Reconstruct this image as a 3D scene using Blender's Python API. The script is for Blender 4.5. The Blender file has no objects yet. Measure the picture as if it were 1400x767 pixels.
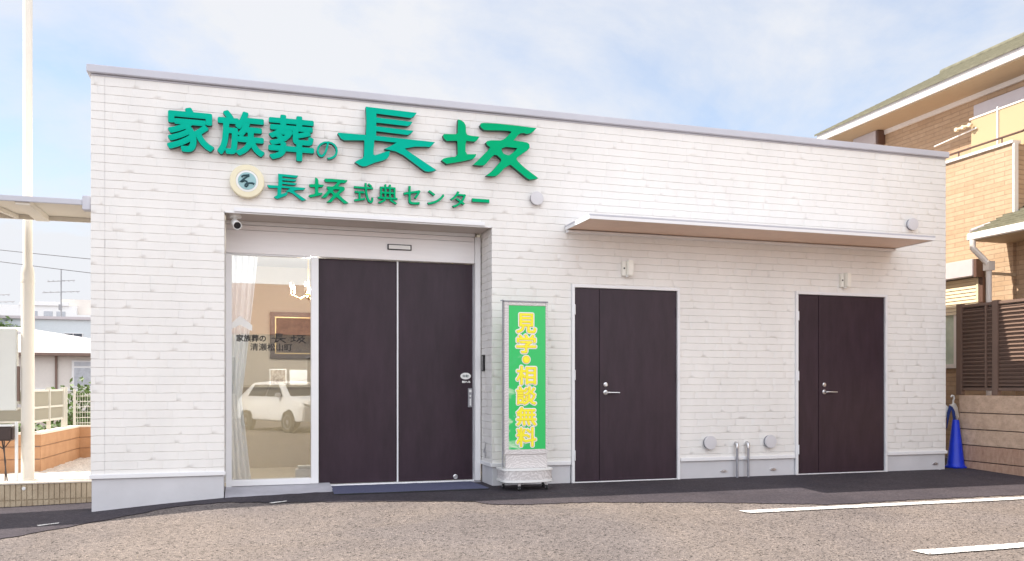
import bpy, bmesh, math, random
from mathutils import Vector, Matrix
random.seed(7)
R = math.radians
S = bpy.context.scene
COL = S.collection

# ------------------------------------------------------------------ camera
cam_d = bpy.data.cameras.new("camera")
cam = bpy.data.objects.new("camera", cam_d); COL.objects.link(cam)
CAM = Vector((1.3332, -8.4908, 1.0483)); YAW = R(17.4241)
cam.location = CAM
cam.rotation_euler = (R(90), 0, -YAW)
cam_d.sensor_width = 36.0
cam_d.lens = 1163.0 / 1400.0 * 36.0
cam_d.shift_y = 143.5 / 1400.0
cam_d.clip_end = 2000
S.camera = cam

# ------------------------------------------------------------------ sky, sun, exposure
SUN_EL, SUN_AZ = R(49), R(14.5)            # azimuth measured from -X towards +Y
to_sun = Vector((-math.cos(SUN_EL)*math.cos(SUN_AZ), math.cos(SUN_EL)*math.sin(SUN_AZ), math.sin(SUN_EL)))
W = bpy.data.worlds.new("World"); S.world = W; W.use_nodes = True
nt = W.node_tree; nt.nodes.clear()
def wn(t, **k):
    n = nt.nodes.new(t)
    for a, b in k.items(): setattr(n, a, b)
    return n
sky = wn('ShaderNodeTexSky', sky_type='NISHITA', sun_disc=False)
sky.sun_elevation = SUN_EL; sky.sun_rotation = math.atan2(to_sun.x, to_sun.y)
sky.air_density = 1.0; sky.dust_density = 0.2; sky.ozone_density = 1.6
bg_sky = wn('ShaderNodeBackground'); bg_sky.inputs[1].default_value = 0.10
nt.links.new(sky.outputs[0], bg_sky.inputs[0])
tc = wn('ShaderNodeTexCoord')
sep = wn('ShaderNodeSeparateXYZ'); nt.links.new(tc.outputs['Generated'], sep.inputs[0])
zz = wn('ShaderNodeMath', operation='MAXIMUM'); nt.links.new(sep.outputs[2], zz.inputs[0]); zz.inputs[1].default_value = 0.0
za = wn('ShaderNodeMath', operation='ADD'); nt.links.new(zz.outputs[0], za.inputs[0]); za.inputs[1].default_value = 0.35
dv = wn('ShaderNodeVectorMath', operation='DIVIDE'); nt.links.new(tc.outputs['Generated'], dv.inputs[0])
cmb = wn('ShaderNodeCombineXYZ')
for i in range(3): nt.links.new(za.outputs[0], cmb.inputs[i])
nt.links.new(cmb.outputs[0], dv.inputs[1])
mp = wn('ShaderNodeMapping'); mp.inputs['Location'].default_value = (0.5, 0.3, 0.0)
nt.links.new(dv.outputs[0], mp.inputs[0])
nz = wn('ShaderNodeTexNoise'); nz.inputs['Scale'].default_value = 1.35; nz.inputs['Detail'].default_value = 9; nz.inputs['Roughness'].default_value = 0.60; nz.inputs['Distortion'].default_value = 0.25
nt.links.new(mp.outputs[0], nz.inputs['Vector'])
cr = wn('ShaderNodeValToRGB'); cr.color_ramp.elements[0].position = 0.36; cr.color_ramp.elements[1].position = 0.56
nt.links.new(nz.outputs[0], cr.inputs[0])
# thin veil everywhere, thick cloud where the mask is high; more cloud to the low left
veil = wn('ShaderNodeMath', operation='MULTIPLY_ADD'); nt.links.new(cr.outputs[0], veil.inputs[0]); veil.inputs[1].default_value = 0.66; veil.inputs[2].default_value = 0.34
low = wn('ShaderNodeMapRange'); nt.links.new(sep.outputs[2], low.inputs[0])
low.inputs['From Min'].default_value = 0.24; low.inputs['From Max'].default_value = 0.06; low.inputs['To Min'].default_value = 0.0; low.inputs['To Max'].default_value = 0.65
veil2 = wn('ShaderNodeMath', operation='ADD', use_clamp=True); nt.links.new(veil.outputs[0], veil2.inputs[0]); nt.links.new(low.outputs[0], veil2.inputs[1])
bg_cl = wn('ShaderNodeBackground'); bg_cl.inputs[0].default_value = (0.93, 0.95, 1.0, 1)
# unseen cloud behind the camera made brighter, added as fill for the shaded facade
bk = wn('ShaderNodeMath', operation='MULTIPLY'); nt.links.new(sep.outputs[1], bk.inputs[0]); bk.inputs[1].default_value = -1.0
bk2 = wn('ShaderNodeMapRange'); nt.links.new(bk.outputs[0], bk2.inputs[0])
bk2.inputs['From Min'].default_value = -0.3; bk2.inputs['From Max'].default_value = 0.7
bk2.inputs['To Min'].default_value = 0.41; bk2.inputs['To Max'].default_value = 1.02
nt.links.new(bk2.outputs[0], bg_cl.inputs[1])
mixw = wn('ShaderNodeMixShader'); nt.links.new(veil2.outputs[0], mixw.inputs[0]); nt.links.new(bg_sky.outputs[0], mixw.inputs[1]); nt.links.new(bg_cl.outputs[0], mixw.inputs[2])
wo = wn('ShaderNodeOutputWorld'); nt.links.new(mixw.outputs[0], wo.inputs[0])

sun_d = bpy.data.lights.new("sun", 'SUN'); sun_d.energy = 3.7; sun_d.angle = R(0.6); sun_d.color = (1.0, 0.93, 0.82)
sun = bpy.data.objects.new("sun", sun_d); COL.objects.link(sun)
sun.rotation_euler = (-to_sun).to_track_quat('-Z', 'Y').to_euler(); sun.location = (-20, 20, 30)

S.view_settings.view_transform = 'Standard'; S.view_settings.look = 'None'
S.view_settings.gamma = 1.0; S.view_settings.use_curve_mapping = False
S.view_settings.exposure = 1.2
S.cycles.max_bounces = 8; S.cycles.transparent_max_bounces = 12

# ------------------------------------------------------------------ materials
def material(name, color, rough=0.6, metal=0.0, var=0.0, vscale=8.0, bump=0.0, bscale=60.0, stretch=(1,1,1), spec=0.5, color2=None, detail=5):
    m = bpy.data.materials.new(name); m.use_nodes = True
    t = m.node_tree; b = t.nodes['Principled BSDF']
    b.inputs['Base Color'].default_value = (*color, 1); b.inputs['Roughness'].default_value = rough
    b.inputs['Metallic'].default_value = metal; b.inputs['Specular IOR Level'].default_value = spec
    tcn = t.nodes.new('ShaderNodeTexCoord'); mpn = t.nodes.new('ShaderNodeMapping'); mpn.inputs['Scale'].default_value = stretch
    t.links.new(tcn.outputs['Object'], mpn.inputs[0])
    if var or color2:
        n = t.nodes.new('ShaderNodeTexNoise'); n.inputs['Scale'].default_value = vscale; n.inputs['Detail'].default_value = detail; n.inputs['Roughness'].default_value = 0.6
        t.links.new(mpn.outputs[0], n.inputs['Vector'])
        r = t.nodes.new('ShaderNodeValToRGB'); r.color_ramp.elements[0].position = 0.3; r.color_ramp.elements[1].position = 0.7
        c2 = color2 or tuple(min(1, c*(1+var)) for c in color)
        c1 = color if color2 else tuple(c*(1-var) for c in color)
        r.color_ramp.elements[0].color = (*c1, 1); r.color_ramp.elements[1].color = (*c2, 1)
        t.links.new(n.outputs[0], r.inputs[0]); t.links.new(r.outputs[0], b.inputs['Base Color'])
    if bump:
        n2 = t.nodes.new('ShaderNodeTexNoise'); n2.inputs['Scale'].default_value = bscale; n2.inputs['Detail'].default_value = 6
        t.links.new(mpn.outputs[0], n2.inputs['Vector'])
        bp = t.nodes.new('ShaderNodeBump'); bp.inputs['Strength'].default_value = 1.0; bp.inputs['Distance'].default_value = bump
        t.links.new(n2.outputs[0], bp.inputs['Height']); t.links.new(bp.outputs[0], b.inputs['Normal'])
    return m

def asphalt(name, c_lo, c_hi, fleck, dark, dist):
    m = bpy.data.materials.new(name); m.use_nodes = True
    t = m.node_tree; b = t.nodes['Principled BSDF']; b.inputs['Roughness'].default_value = 0.9; b.inputs['Specular IOR Level'].default_value = 0.25
    tcn = t.nodes.new('ShaderNodeTexCoord')
    big = t.nodes.new('ShaderNodeTexNoise'); big.inputs['Scale'].default_value = 1.3; big.inputs['Detail'].default_value = 8; big.inputs['Roughness'].default_value = 0.65
    t.links.new(tcn.outputs['Object'], big.inputs['Vector'])
    r = t.nodes.new('ShaderNodeValToRGB'); r.color_ramp.elements[0].position = 0.32; r.color_ramp.elements[1].position = 0.68
    r.color_ramp.elements[0].color = (*c_lo, 1); r.color_ramp.elements[1].color = (*c_hi, 1)
    t.links.new(big.outputs[0], r.inputs[0])
    wide = t.nodes.new('ShaderNodeTexNoise'); wide.inputs['Scale'].default_value = 0.33; wide.inputs['Detail'].default_value = 5; wide.inputs['Roughness'].default_value = 0.6; wide.inputs['Distortion'].default_value = 0.8
    t.links.new(tcn.outputs['Object'], wide.inputs['Vector'])
    wr = t.nodes.new('ShaderNodeValToRGB'); wr.color_ramp.elements[0].position = 0.42; wr.color_ramp.elements[1].position = 0.60
    wr.color_ramp.elements[0].color = (0.87, 0.88, 0.92, 1); wr.color_ramp.elements[1].color = (1.05, 1.03, 1.0, 1)
    t.links.new(wide.outputs[0], wr.inputs[0])
    wm = t.nodes.new('ShaderNodeMix'); wm.data_type = 'RGBA'; wm.blend_type = 'MULTIPLY'; wm.inputs[0].default_value = 1.0
    t.links.new(r.outputs[0], wm.inputs[6]); t.links.new(wr.outputs[0], wm.inputs[7])
    v = t.nodes.new('ShaderNodeTexVoronoi'); v.inputs['Scale'].default_value = 80
    t.links.new(tcn.outputs['Object'], v.inputs['Vector'])
    vs = t.nodes.new('ShaderNodeSeparateColor'); t.links.new(v.outputs['Color'], vs.inputs[0])
    gr = t.nodes.new('ShaderNodeValToRGB')       # aggregate: a few pale chips, a few dark pits
    e = gr.color_ramp.elements; e[0].position = 0.0; e[0].color = (dark, dark, dark, 1); e[1].position = 1.0; e[1].color = (fleck, fleck*0.97, fleck*0.94, 1)
    a1 = gr.color_ramp.elements.new(0.20); a1.color = (0.86, 0.86, 0.86, 1)
    a2 = gr.color_ramp.elements.new(0.85); a2.color = (1.08, 1.07, 1.06, 1)
    t.links.new(vs.outputs[0], gr.inputs[0])
    mx = t.nodes.new('ShaderNodeMix'); mx.data_type = 'RGBA'; mx.blend_type = 'MULTIPLY'; mx.inputs[0].default_value = 1.0
    t.links.new(wm.outputs[2], mx.inputs[6]); t.links.new(gr.outputs[0], mx.inputs[7])
    n3 = t.nodes.new('ShaderNodeTexNoise'); n3.inputs['Scale'].default_value = 22; n3.inputs['Detail'].default_value = 4
    t.links.new(tcn.outputs['Object'], n3.inputs['Vector'])
    r3 = t.nodes.new('ShaderNodeValToRGB'); r3.color_ramp.elements[0].color = (0.91, 0.91, 0.91, 1); r3.color_ramp.elements[1].color = (1.08, 1.08, 1.08, 1)
    r3.color_ramp.elements[0].position = 0.3; r3.color_ramp.elements[1].position = 0.7
    t.links.new(n3.outputs[0], r3.inputs[0])
    mx2 = t.nodes.new('ShaderNodeMix'); mx2.data_type = 'RGBA'; mx2.blend_type = 'MULTIPLY'; mx2.inputs[0].default_value = 1.0
    t.links.new(mx.outputs[2], mx2.inputs[6]); t.links.new(r3.outputs[0], mx2.inputs[7])
    t.links.new(mx2.outputs[2], b.inputs['Base Color'])
    bp = t.nodes.new('ShaderNodeBump'); bp.inputs['Distance'].default_value = dist; bp.inputs['Strength'].default_value = 0.8
    t.links.new(v.outputs['Distance'], bp.inputs['Height']); t.links.new(bp.outputs[0], b.inputs['Normal'])
    return m

def brick_mat(name, c1, c2, mortar, bw, bh, axes=(1, 2), rough=0.85, ms=0.006):
    m = bpy.data.materials.new(name); m.use_nodes = True
    t = m.node_tree; b = t.nodes['Principled BSDF']; b.inputs['Roughness'].default_value = rough
    tcn = t.nodes.new('ShaderNodeTexCoord'); sp = t.nodes.new('ShaderNodeSeparateXYZ'); t.links.new(tcn.outputs['Object'], sp.inputs[0])
    cb = t.nodes.new('ShaderNodeCombineXYZ'); t.links.new(sp.outputs[axes[0]], cb.inputs[0]); t.links.new(sp.outputs[axes[1]], cb.inputs[1])
    br = t.nodes.new('ShaderNodeTexBrick'); br.inputs['Scale'].default_value = 1.0
    br.inputs['Brick Width'].default_value = bw; br.inputs['Row Height'].default_value = bh; br.inputs['Mortar Size'].default_value = ms; br.inputs['Mortar Smooth'].default_value = 0.3
    br.inputs['Color1'].default_value = (*c1, 1); br.inputs['Color2'].default_value = (*c2, 1); br.inputs['Mortar'].default_value = (*mortar, 1)
    t.links.new(cb.outputs[0], br.inputs['Vector'])
    n = t.nodes.new('ShaderNodeTexNoise'); n.inputs['Scale'].default_value = 14; n.inputs['Detail'].default_value = 5; t.links.new(tcn.outputs['Object'], n.inputs['Vector'])
    r = t.nodes.new('ShaderNodeValToRGB'); r.color_ramp.elements[0].color = (0.8, 0.8, 0.8, 1); r.color_ramp.elements[1].color = (1.12, 1.12, 1.12, 1)
    t.links.new(n.outputs[0], r.inputs[0])
    mx = t.nodes.new('ShaderNodeMix'); mx.data_type = 'RGBA'; mx.blend_type = 'MULTIPLY'; mx.inputs[0].default_value = 1.0
    t.links.new(br.outputs[0], mx.inputs[6]); t.links.new(r.outputs[0], mx.inputs[7]); t.links.new(mx.outputs[2], b.inputs['Base Color'])
    bp = t.nodes.new('ShaderNodeBump'); bp.inputs['Distance'].default_value = 0.006; bp.invert = True
    t.links.new(br.outputs['Fac'], bp.inputs['Height']); t.links.new(bp.outputs[0], b.inputs['Normal'])
    return m

def glass_mat(name, tint=(1, 1, 1), boost=2.0):
    m = bpy.data.materials.new(name); m.use_nodes = True; t = m.node_tree; t.nodes.clear()
    o = t.nodes.new('ShaderNodeOutputMaterial'); tr = t.nodes.new('ShaderNodeBsdfTransparent'); tr.inputs[0].default_value = (*tint, 1)
    gl = t.nodes.new('ShaderNodeBsdfGlossy'); gl.inputs['Roughness'].default_value = 0.0
    fr = t.nodes.new('ShaderNodeFresnel'); fr.inputs[0].default_value = 1.5
    mu = t.nodes.new('ShaderNodeMath'); mu.operation = 'MULTIPLY'; mu.use_clamp = True; mu.inputs[1].default_value = boost; t.links.new(fr.outputs[0], mu.inputs[0])
    mi = t.nodes.new('ShaderNodeMixShader'); t.links.new(mu.outputs[0], mi.inputs[0]); t.links.new(tr.outputs[0], mi.inputs[1]); t.links.new(gl.outputs[0], mi.inputs[2])
    t.links.new(mi.outputs[0], o.inputs[0]); return m

def emit_mat(name, col, s):
    m = bpy.data.materials.new(name); m.use_nodes = True; b = m.node_tree.nodes['Principled BSDF']
    b.inputs['Base Color'].default_value = (*col, 1); b.inputs['Emission Color'].default_value = (*col, 1); b.inputs['Emission Strength'].default_value = s
    return m

def cloth_mat(name, col, tl=0.5):
    m = bpy.data.materials.new(name); m.use_nodes = True; t = m.node_tree; t.nodes.clear()
    o = t.nodes.new('ShaderNodeOutputMaterial'); d = t.nodes.new('ShaderNodeBsdfDiffuse'); d.inputs[0].default_value = (*col, 1)
    tr = t.nodes.new('ShaderNodeBsdfTranslucent'); tr.inputs[0].default_value = (*col, 1)
    w = t.nodes.new('ShaderNodeTexNoise'); w.inputs['Scale'].default_value = 300; bp = t.nodes.new('ShaderNodeBump'); bp.inputs['Distance'].default_value = 0.0005
    t.links.new(w.outputs[0], bp.inputs['Height']); t.links.new(bp.outputs[0], d.inputs['Normal'])
    mi = t.nodes.new('ShaderNodeMixShader'); mi.inputs[0].default_value = tl; t.links.new(d.outputs[0], mi.inputs[1]); t.links.new(tr.outputs[0], mi.inputs[2]); t.links.new(mi.outputs[0], o.inputs[0])
    return m

M = {}
M['siding'] = material('white_siding', (0.80, 0.782, 0.752), 0.62, var=0.045, vscale=2.2, bump=0.0014, bscale=80, stretch=(1, 1, .45))
M['render'] = material('painted_mortar', (0.60, 0.595, 0.615), 0.8, var=0.06, vscale=2.5, bump=0.001, bscale=70)
M['white_metal'] = material('white_aluminium', (0.80, 0.80, 0.81), 0.35, var=0.015, vscale=2)
M['header'] = material('brushed_pale_aluminium', (0.84, 0.82, 0.82), 0.38, var=0.02, vscale=3, stretch=(1, 1, 12))
M['coping'] = material('lavender_grey_metal', (0.52, 0.52, 0.57), 0.4, var=0.05, vscale=1.5)
M['door'] = material('dark_wood_film', (0.032, 0.017, 0.027), 0.42, var=0.22, vscale=3, stretch=(3.2, 3.2, 0.8), bump=0.0004, bscale=30, spec=0.35)
M['old_asphalt'] = asphalt('worn_asphalt', (0.176, 0.149, 0.137), (0.216, 0.184, 0.169), 1.55, 0.08, 0.010)
M['new_asphalt'] = asphalt('fresh_asphalt', (0.046, 0.039, 0.047), (0.068, 0.058, 0.068), 1.5, 0.6, 0.003)
M['paint'] = material('white_road_paint', (0.78, 0.75, 0.72), 0.8, var=0.09, vscale=42, bump=0.002, bscale=120, detail=9)
_r = [n for n in M['paint'].node_tree.nodes if n.type == 'VALTORGB'][0].color_ramp      # chipped: the asphalt grain shows through
_r.elements[0].position = 0.39; _r.elements[0].color = (0.22, 0.19, 0.17, 1); _r.elements[1].position = 0.455; _r.elements[1].color = (0.66, 0.63, 0.60, 1)
_e = _r.elements.new(0.6); _e.color = (0.82, 0.79, 0.76, 1)
M['green'] = material('teal_green_acrylic', (0.0, 0.43, 0.30), 0.6, var=0.04, vscale=2, spec=.06)
M['green2'] = material('leaf_green_acrylic', (0.0, 0.40, 0.17), 0.6, var=0.04, vscale=2, spec=.06)
M['green_side'] = material('shaded_green_return', (0.003, 0.055, 0.042), 0.5, var=0.05)  # letter sides: their shade is put into the colour as a darker green
M['cream'] = material('cream_plastic', (0.78, 0.72, 0.52), 0.45, var=0.03)
M['teal_pale'] = material('pale_teal_film', (0.30, 0.50, 0.52), 0.5, var=0.05)
M['teal_dark'] = material('dark_teal_paint', (0.015, 0.06, 0.075), 0.5, var=0.05)
M['white'] = material('white_plastic', (0.80, 0.80, 0.78), 0.45, var=0.02)
M['ivory'] = material('ivory_plastic', (0.86, 0.84, 0.77), 0.5, var=0.03)
M['vent'] = material('pale_grey_vent', (0.62, 0.61, 0.63), 0.5, var=0.03)
M['steel'] = material('satin_steel', (0.62, 0.62, 0.63), 0.28, 0.9, var=0.05, vscale=30)
M['zinc'] = material('dull_galvanised_pipe', (0.33, 0.33, 0.36), 0.5, 0.5, var=0.12, vscale=20)
M['black'] = material('black_plastic', (0.012, 0.012, 0.014), 0.35, var=0.1)
M['rubber'] = material('black_rubber', (0.02, 0.02, 0.022), 0.75, var=0.1)
M['soffit'] = material('warm_soffit_board', (0.50, 0.44, 0.40), 0.7, var=0.03)
M['awning_under'] = material('brown_awning_underside', (0.78, 0.58, 0.46), 0.55, var=0.04)
M['mat'] = material('blue_grey_carpet', (0.085, 0.09, 0.16), 0.95, var=0.35, vscale=160, bump=0.004, bscale=300)
M['slab'] = material('grey_mortar_step', (0.42, 0.41, 0.45), 0.85, var=0.1, vscale=6, bump=0.002, bscale=90)
M['glass'] = glass_mat('shop_glass', (0.97, 0.98, 0.98), 4.3)
M['curtain'] = cloth_mat('white_voile', (0.90, 0.92, 0.95), 0.4)
M['room'] = material('beige_wallpaper', (0.66, 0.60, 0.51), 0.85, var=0.03, vscale=20)
M['room_floor'] = material('beige_floor', (0.55, 0.49, 0.38), 0.45, var=0.05, vscale=4)
M['counter'] = material('pale_counter_laminate', (0.62, 0.55, 0.42), 0.5, var=0.03)
M['frame_dark'] = material('dark_picture_frame', (0.05, 0.03, 0.02), 0.4, var=0.1)
M['canvas'] = material('dark_landscape_canvas', (0.02, 0.018, 0.02), 0.6, vscale=7, color2=(0.14, 0.10, 0.07))
M['gold'] = material('gilt_slip', (0.55, 0.40, 0.18), 0.35, 0.4, var=0.1)
M['ink'] = material('black_vinyl_lettering', (0.008, 0.008, 0.010), 0.5, var=0.1)
M['bulb'] = emit_mat('lit_bulb', (1.0, 0.86, 0.65), 8)
M['yellow'] = material('yellow_print', (0.90, 0.82, 0.03), 0.5, var=0.03)
M['orange_edge'] = material('amber_print_edge', (0.80, 0.55, 0.05), 0.5, var=0.03)
M['blue'] = material('cobalt_pvc', (0.006, 0.035, 0.55), 0.4, var=0.08, vscale=10)
M['blue_rope'] = material('blue_rope_fibre', (0.02, 0.045, 0.20), 0.8, var=0.3, vscale=200)
M['pole'] = material('cream_painted_steel', (0.72, 0.67, 0.58), 0.4, var=0.03, vscale=3)
M['cream_board'] = material('cream_sign_board', (0.74, 0.74, 0.68), 0.5, var=0.02)
M['brown_box'] = material('dark_brown_metal', (0.055, 0.035, 0.03), 0.4, var=0.15, vscale=6)
M['tan_rib'] = material('tan_split_block', (0.36, 0.28, 0.19), 0.9, vscale=9, color2=(0.50, 0.41, 0.29), bump=0.006, bscale=45)
M['cap'] = material('cream_wall_cap', (0.78, 0.70, 0.60), 0.8, var=0.04)
M['orange_block'] = material('terracotta_block', (0.44, 0.235, 0.12), 0.9, vscale=5, color2=(0.53, 0.305, 0.17), bump=0.003, bscale=70)
M['frost'] = cloth_mat('frosted_panel', (0.42, 0.40, 0.34), 0.35)
M['fence_white'] = material('ivory_fence_metal', (0.58, 0.56, 0.50), 0.4, var=0.02)
M['leaf'] = material('shrub_leaf', (0.045, 0.085, 0.02), 0.6, vscale=3, color2=(0.12, 0.19, 0.04))
M['far_white'] = material('far_white_render', (0.74, 0.73, 0.72), 0.8, var=0.03)
M['far_grey'] = material('far_grey_render', (0.60, 0.64, 0.66), 0.8, var=0.03)
M['far_cream'] = material('far_cream_render', (0.66, 0.61, 0.56), 0.8, var=0.03)
M['far_roof'] = material('far_pale_roof', (0.60, 0.57, 0.57), 0.6, var=0.06, vscale=4)
M['far_brown'] = material('far_brown_trim', (0.20, 0.13, 0.10), 0.6, var=0.1)
M['dark_glass'] = material('dark_window', (0.04, 0.045, 0.06), 0.12, var=0.3, vscale=2)
M['grey_glass'] = material('curtained_window', (0.40, 0.41, 0.44), 0.15, var=0.15, vscale=6)
M['wire'] = material('black_cable', (0.10, 0.10, 0.11), 0.6, var=0.1)
M['aerial'] = material('aluminium_aerial', (0.30, 0.30, 0.31), 0.5, 0.3, var=0.1)
M['house_brick'] = brick_mat('orange_brick_siding', (0.45, 0.305, 0.19), (0.52, 0.365, 0.24), (0.40, 0.275, 0.18), 0.34, 0.065)
M['house_brick_x'] = brick_mat('orange_brick_siding_side', (0.45, 0.305, 0.19), (0.52, 0.365, 0.24), (0.40, 0.275, 0.18), 0.34, 0.065, axes=(0, 2))
M['house_roof'] = material('olive_roof_tile', (0.10, 0.095, 0.06), 0.75, vscale=9, color2=(0.17, 0.16, 0.11), bump=0.004, bscale=30)
M['house_white'] = material('house_white_trim', (0.76, 0.71, 0.67), 0.5, var=0.03)
M['house_soffit'] = material('house_tan_soffit', (0.52, 0.40, 0.27), 0.75, var=0.03)
M['lavender'] = material('lavender_shutter_box', (0.52, 0.47, 0.48), 0.45, var=0.03)
M['shutter'] = material('cream_shutter_slats', (0.70, 0.58, 0.40), 0.5, var=0.03)
M['brown_trim'] = material('brown_aluminium', (0.12, 0.065, 0.05), 0.45, var=0.1)
M['amber_panel'] = cloth_mat('amber_balcony_panel', (0.66, 0.53, 0.34), 0.35)
M['frost_green'] = material('frosted_green_glass', (0.42, 0.50, 0.40), 0.25, vscale=5, color2=(0.62, 0.68, 0.55))
M['louvre'] = material('brown_louvre_metal', (0.165, 0.105, 0.080), 0.5, var=0.08, vscale=4)
M['split_a'] = material('brown_split_block', (0.48, 0.335, 0.235), 0.92, vscale=11, color2=(0.66, 0.48, 0.35), bump=0.012, bscale=38)
M['split_b'] = material('reddish_split_block', (0.42, 0.25, 0.17), 0.92, vscale=11, color2=(0.55, 0.36, 0.26), bump=0.012, bscale=38, stretch=(2.5, 2.5, 0.7))
M['gravel'] = material('pale_gravel_bed', (0.42, 0.37, 0.33), 0.95, vscale=60, color2=(0.78, 0.72, 0.67), bump=0.02, bscale=55)
M['car_white'] = material('white_car_paint', (0.80, 0.80, 0.80), 0.15, var=0.01, spec=0.7)
M['car_glass'] = material('car_window_glass', (0.02, 0.025, 0.03), 0.05, var=0.1)
M['lens'] = material('headlamp_lens', (0.45, 0.45, 0.47), 0.1, var=0.1)
M['wheel'] = material('alloy_rim', (0.45, 0.45, 0.46), 0.3, 0.7, var=0.05)
M['rust_roof'] = material('rust_red_roof_tile', (0.24, 0.09, 0.05), 0.8, vscale=6, color2=(0.34, 0.14, 0.08), bump=0.01, bscale=20)

# banner print: green film with paler patches towards the lower left
def banner_mat():
    m = bpy.data.materials.new('green_banner_film'); m.use_nodes = True; t = m.node_tree; b = t.nodes['Principled BSDF']; b.inputs['Roughness'].default_value = 0.25
    tcn = t.nodes.new('ShaderNodeTexCoord'); n = t.nodes.new('ShaderNodeTexNoise'); n.inputs['Scale'].default_value = 4.5; n.inputs['Detail'].default_value = 3; n.inputs['Distortion'].default_value = 1.2
    t.links.new(tcn.outputs['Object'], n.inputs['Vector'])
    sp = t.nodes.new('ShaderNodeSeparateXYZ'); t.links.new(tcn.outputs['Object'], sp.inputs[0])
    a = t.nodes.new('ShaderNodeMath'); a.operation = 'MULTIPLY_ADD'; t.links.new(sp.outputs[2], a.inputs[0]); a.inputs[1].default_value = -0.14; a.inputs[2].default_value = 0.10
    a2 = t.nodes.new('ShaderNodeMath'); a2.operation = 'MULTIPLY_ADD'; t.links.new(sp.outputs[0], a2.inputs[0]); a2.inputs[1].default_value = -0.55; t.links.new(a.outputs[0], a2.inputs[2])
    ad = t.nodes.new('ShaderNodeMath'); ad.operation = 'ADD'; t.links.new(n.outputs[0], ad.inputs[0]); t.links.new(a2.outputs[0], ad.inputs[1])
    r = t.nodes.new('ShaderNodeValToRGB'); e = r.color_ramp.elements
    e[0].position = 0.5; e[0].color = (0.02, 0.52, 0.12, 1); e[1].position = 0.78; e[1].color = (0.55, 0.78, 0.52, 1)
    x = r.color_ramp.elements.new(0.62); x.color = (0.03, 0.52, 0.14, 1)
    t.links.new(ad.outputs[0], r.inputs[0]); t.links.new(r.outputs[0], b.inputs['Base Color']); return m
M['banner'] = banner_mat()
def marble_mat():
    m = bpy.data.materials.new('swirled_marble_laminate'); m.use_nodes = True; t = m.node_tree; b = t.nodes['Principled BSDF']; b.inputs['Roughness'].default_value = 0.4
    tcn = t.nodes.new('ShaderNodeTexCoord'); w = t.nodes.new('ShaderNodeTexWave'); w.wave_type = 'RINGS'; w.rings_direction = 'SPHERICAL'
    w.inputs['Scale'].default_value = 13; w.inputs['Distortion'].default_value = 9; w.inputs['Detail'].default_value = 4; w.inputs['Detail Scale'].default_value = 1.6
    t.links.new(tcn.outputs['Object'], w.inputs['Vector'])
    r = t.nodes.new('ShaderNodeValToRGB'); r.color_ramp.elements[0].color = (0.56, 0.53, 0.52, 1); r.color_ramp.elements[1].color = (0.70, 0.67, 0.66, 1)
    r.color_ramp.elements[0].position = 0.55; r.color_ramp.elements[1].position = 0.9
    t.links.new(w.outputs['Fac'], r.inputs[0]); t.links.new(r.outputs[0], b.inputs['Base Color']); return m
M['marble'] = marble_mat()

# ------------------------------------------------------------------ builders
def thing(name, loc, label, cat, group=None, kind=None):
    o = bpy.data.objects.new(name, None); COL.objects.link(o); o.location = loc; o.empty_display_size = 0.1
    tag(o, label, cat, group, kind); return o
def tag(o, label=None, cat=None, group=None, kind=None):
    if label: o['label'] = label
    if cat: o['category'] = cat
    if group: o['group'] = group
    if kind: o['kind'] = kind
    return o
def world_loc(o):
    v = Vector(o.location)
    while o.parent: o = o.parent; v = v + Vector(o.location)
    return v

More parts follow.
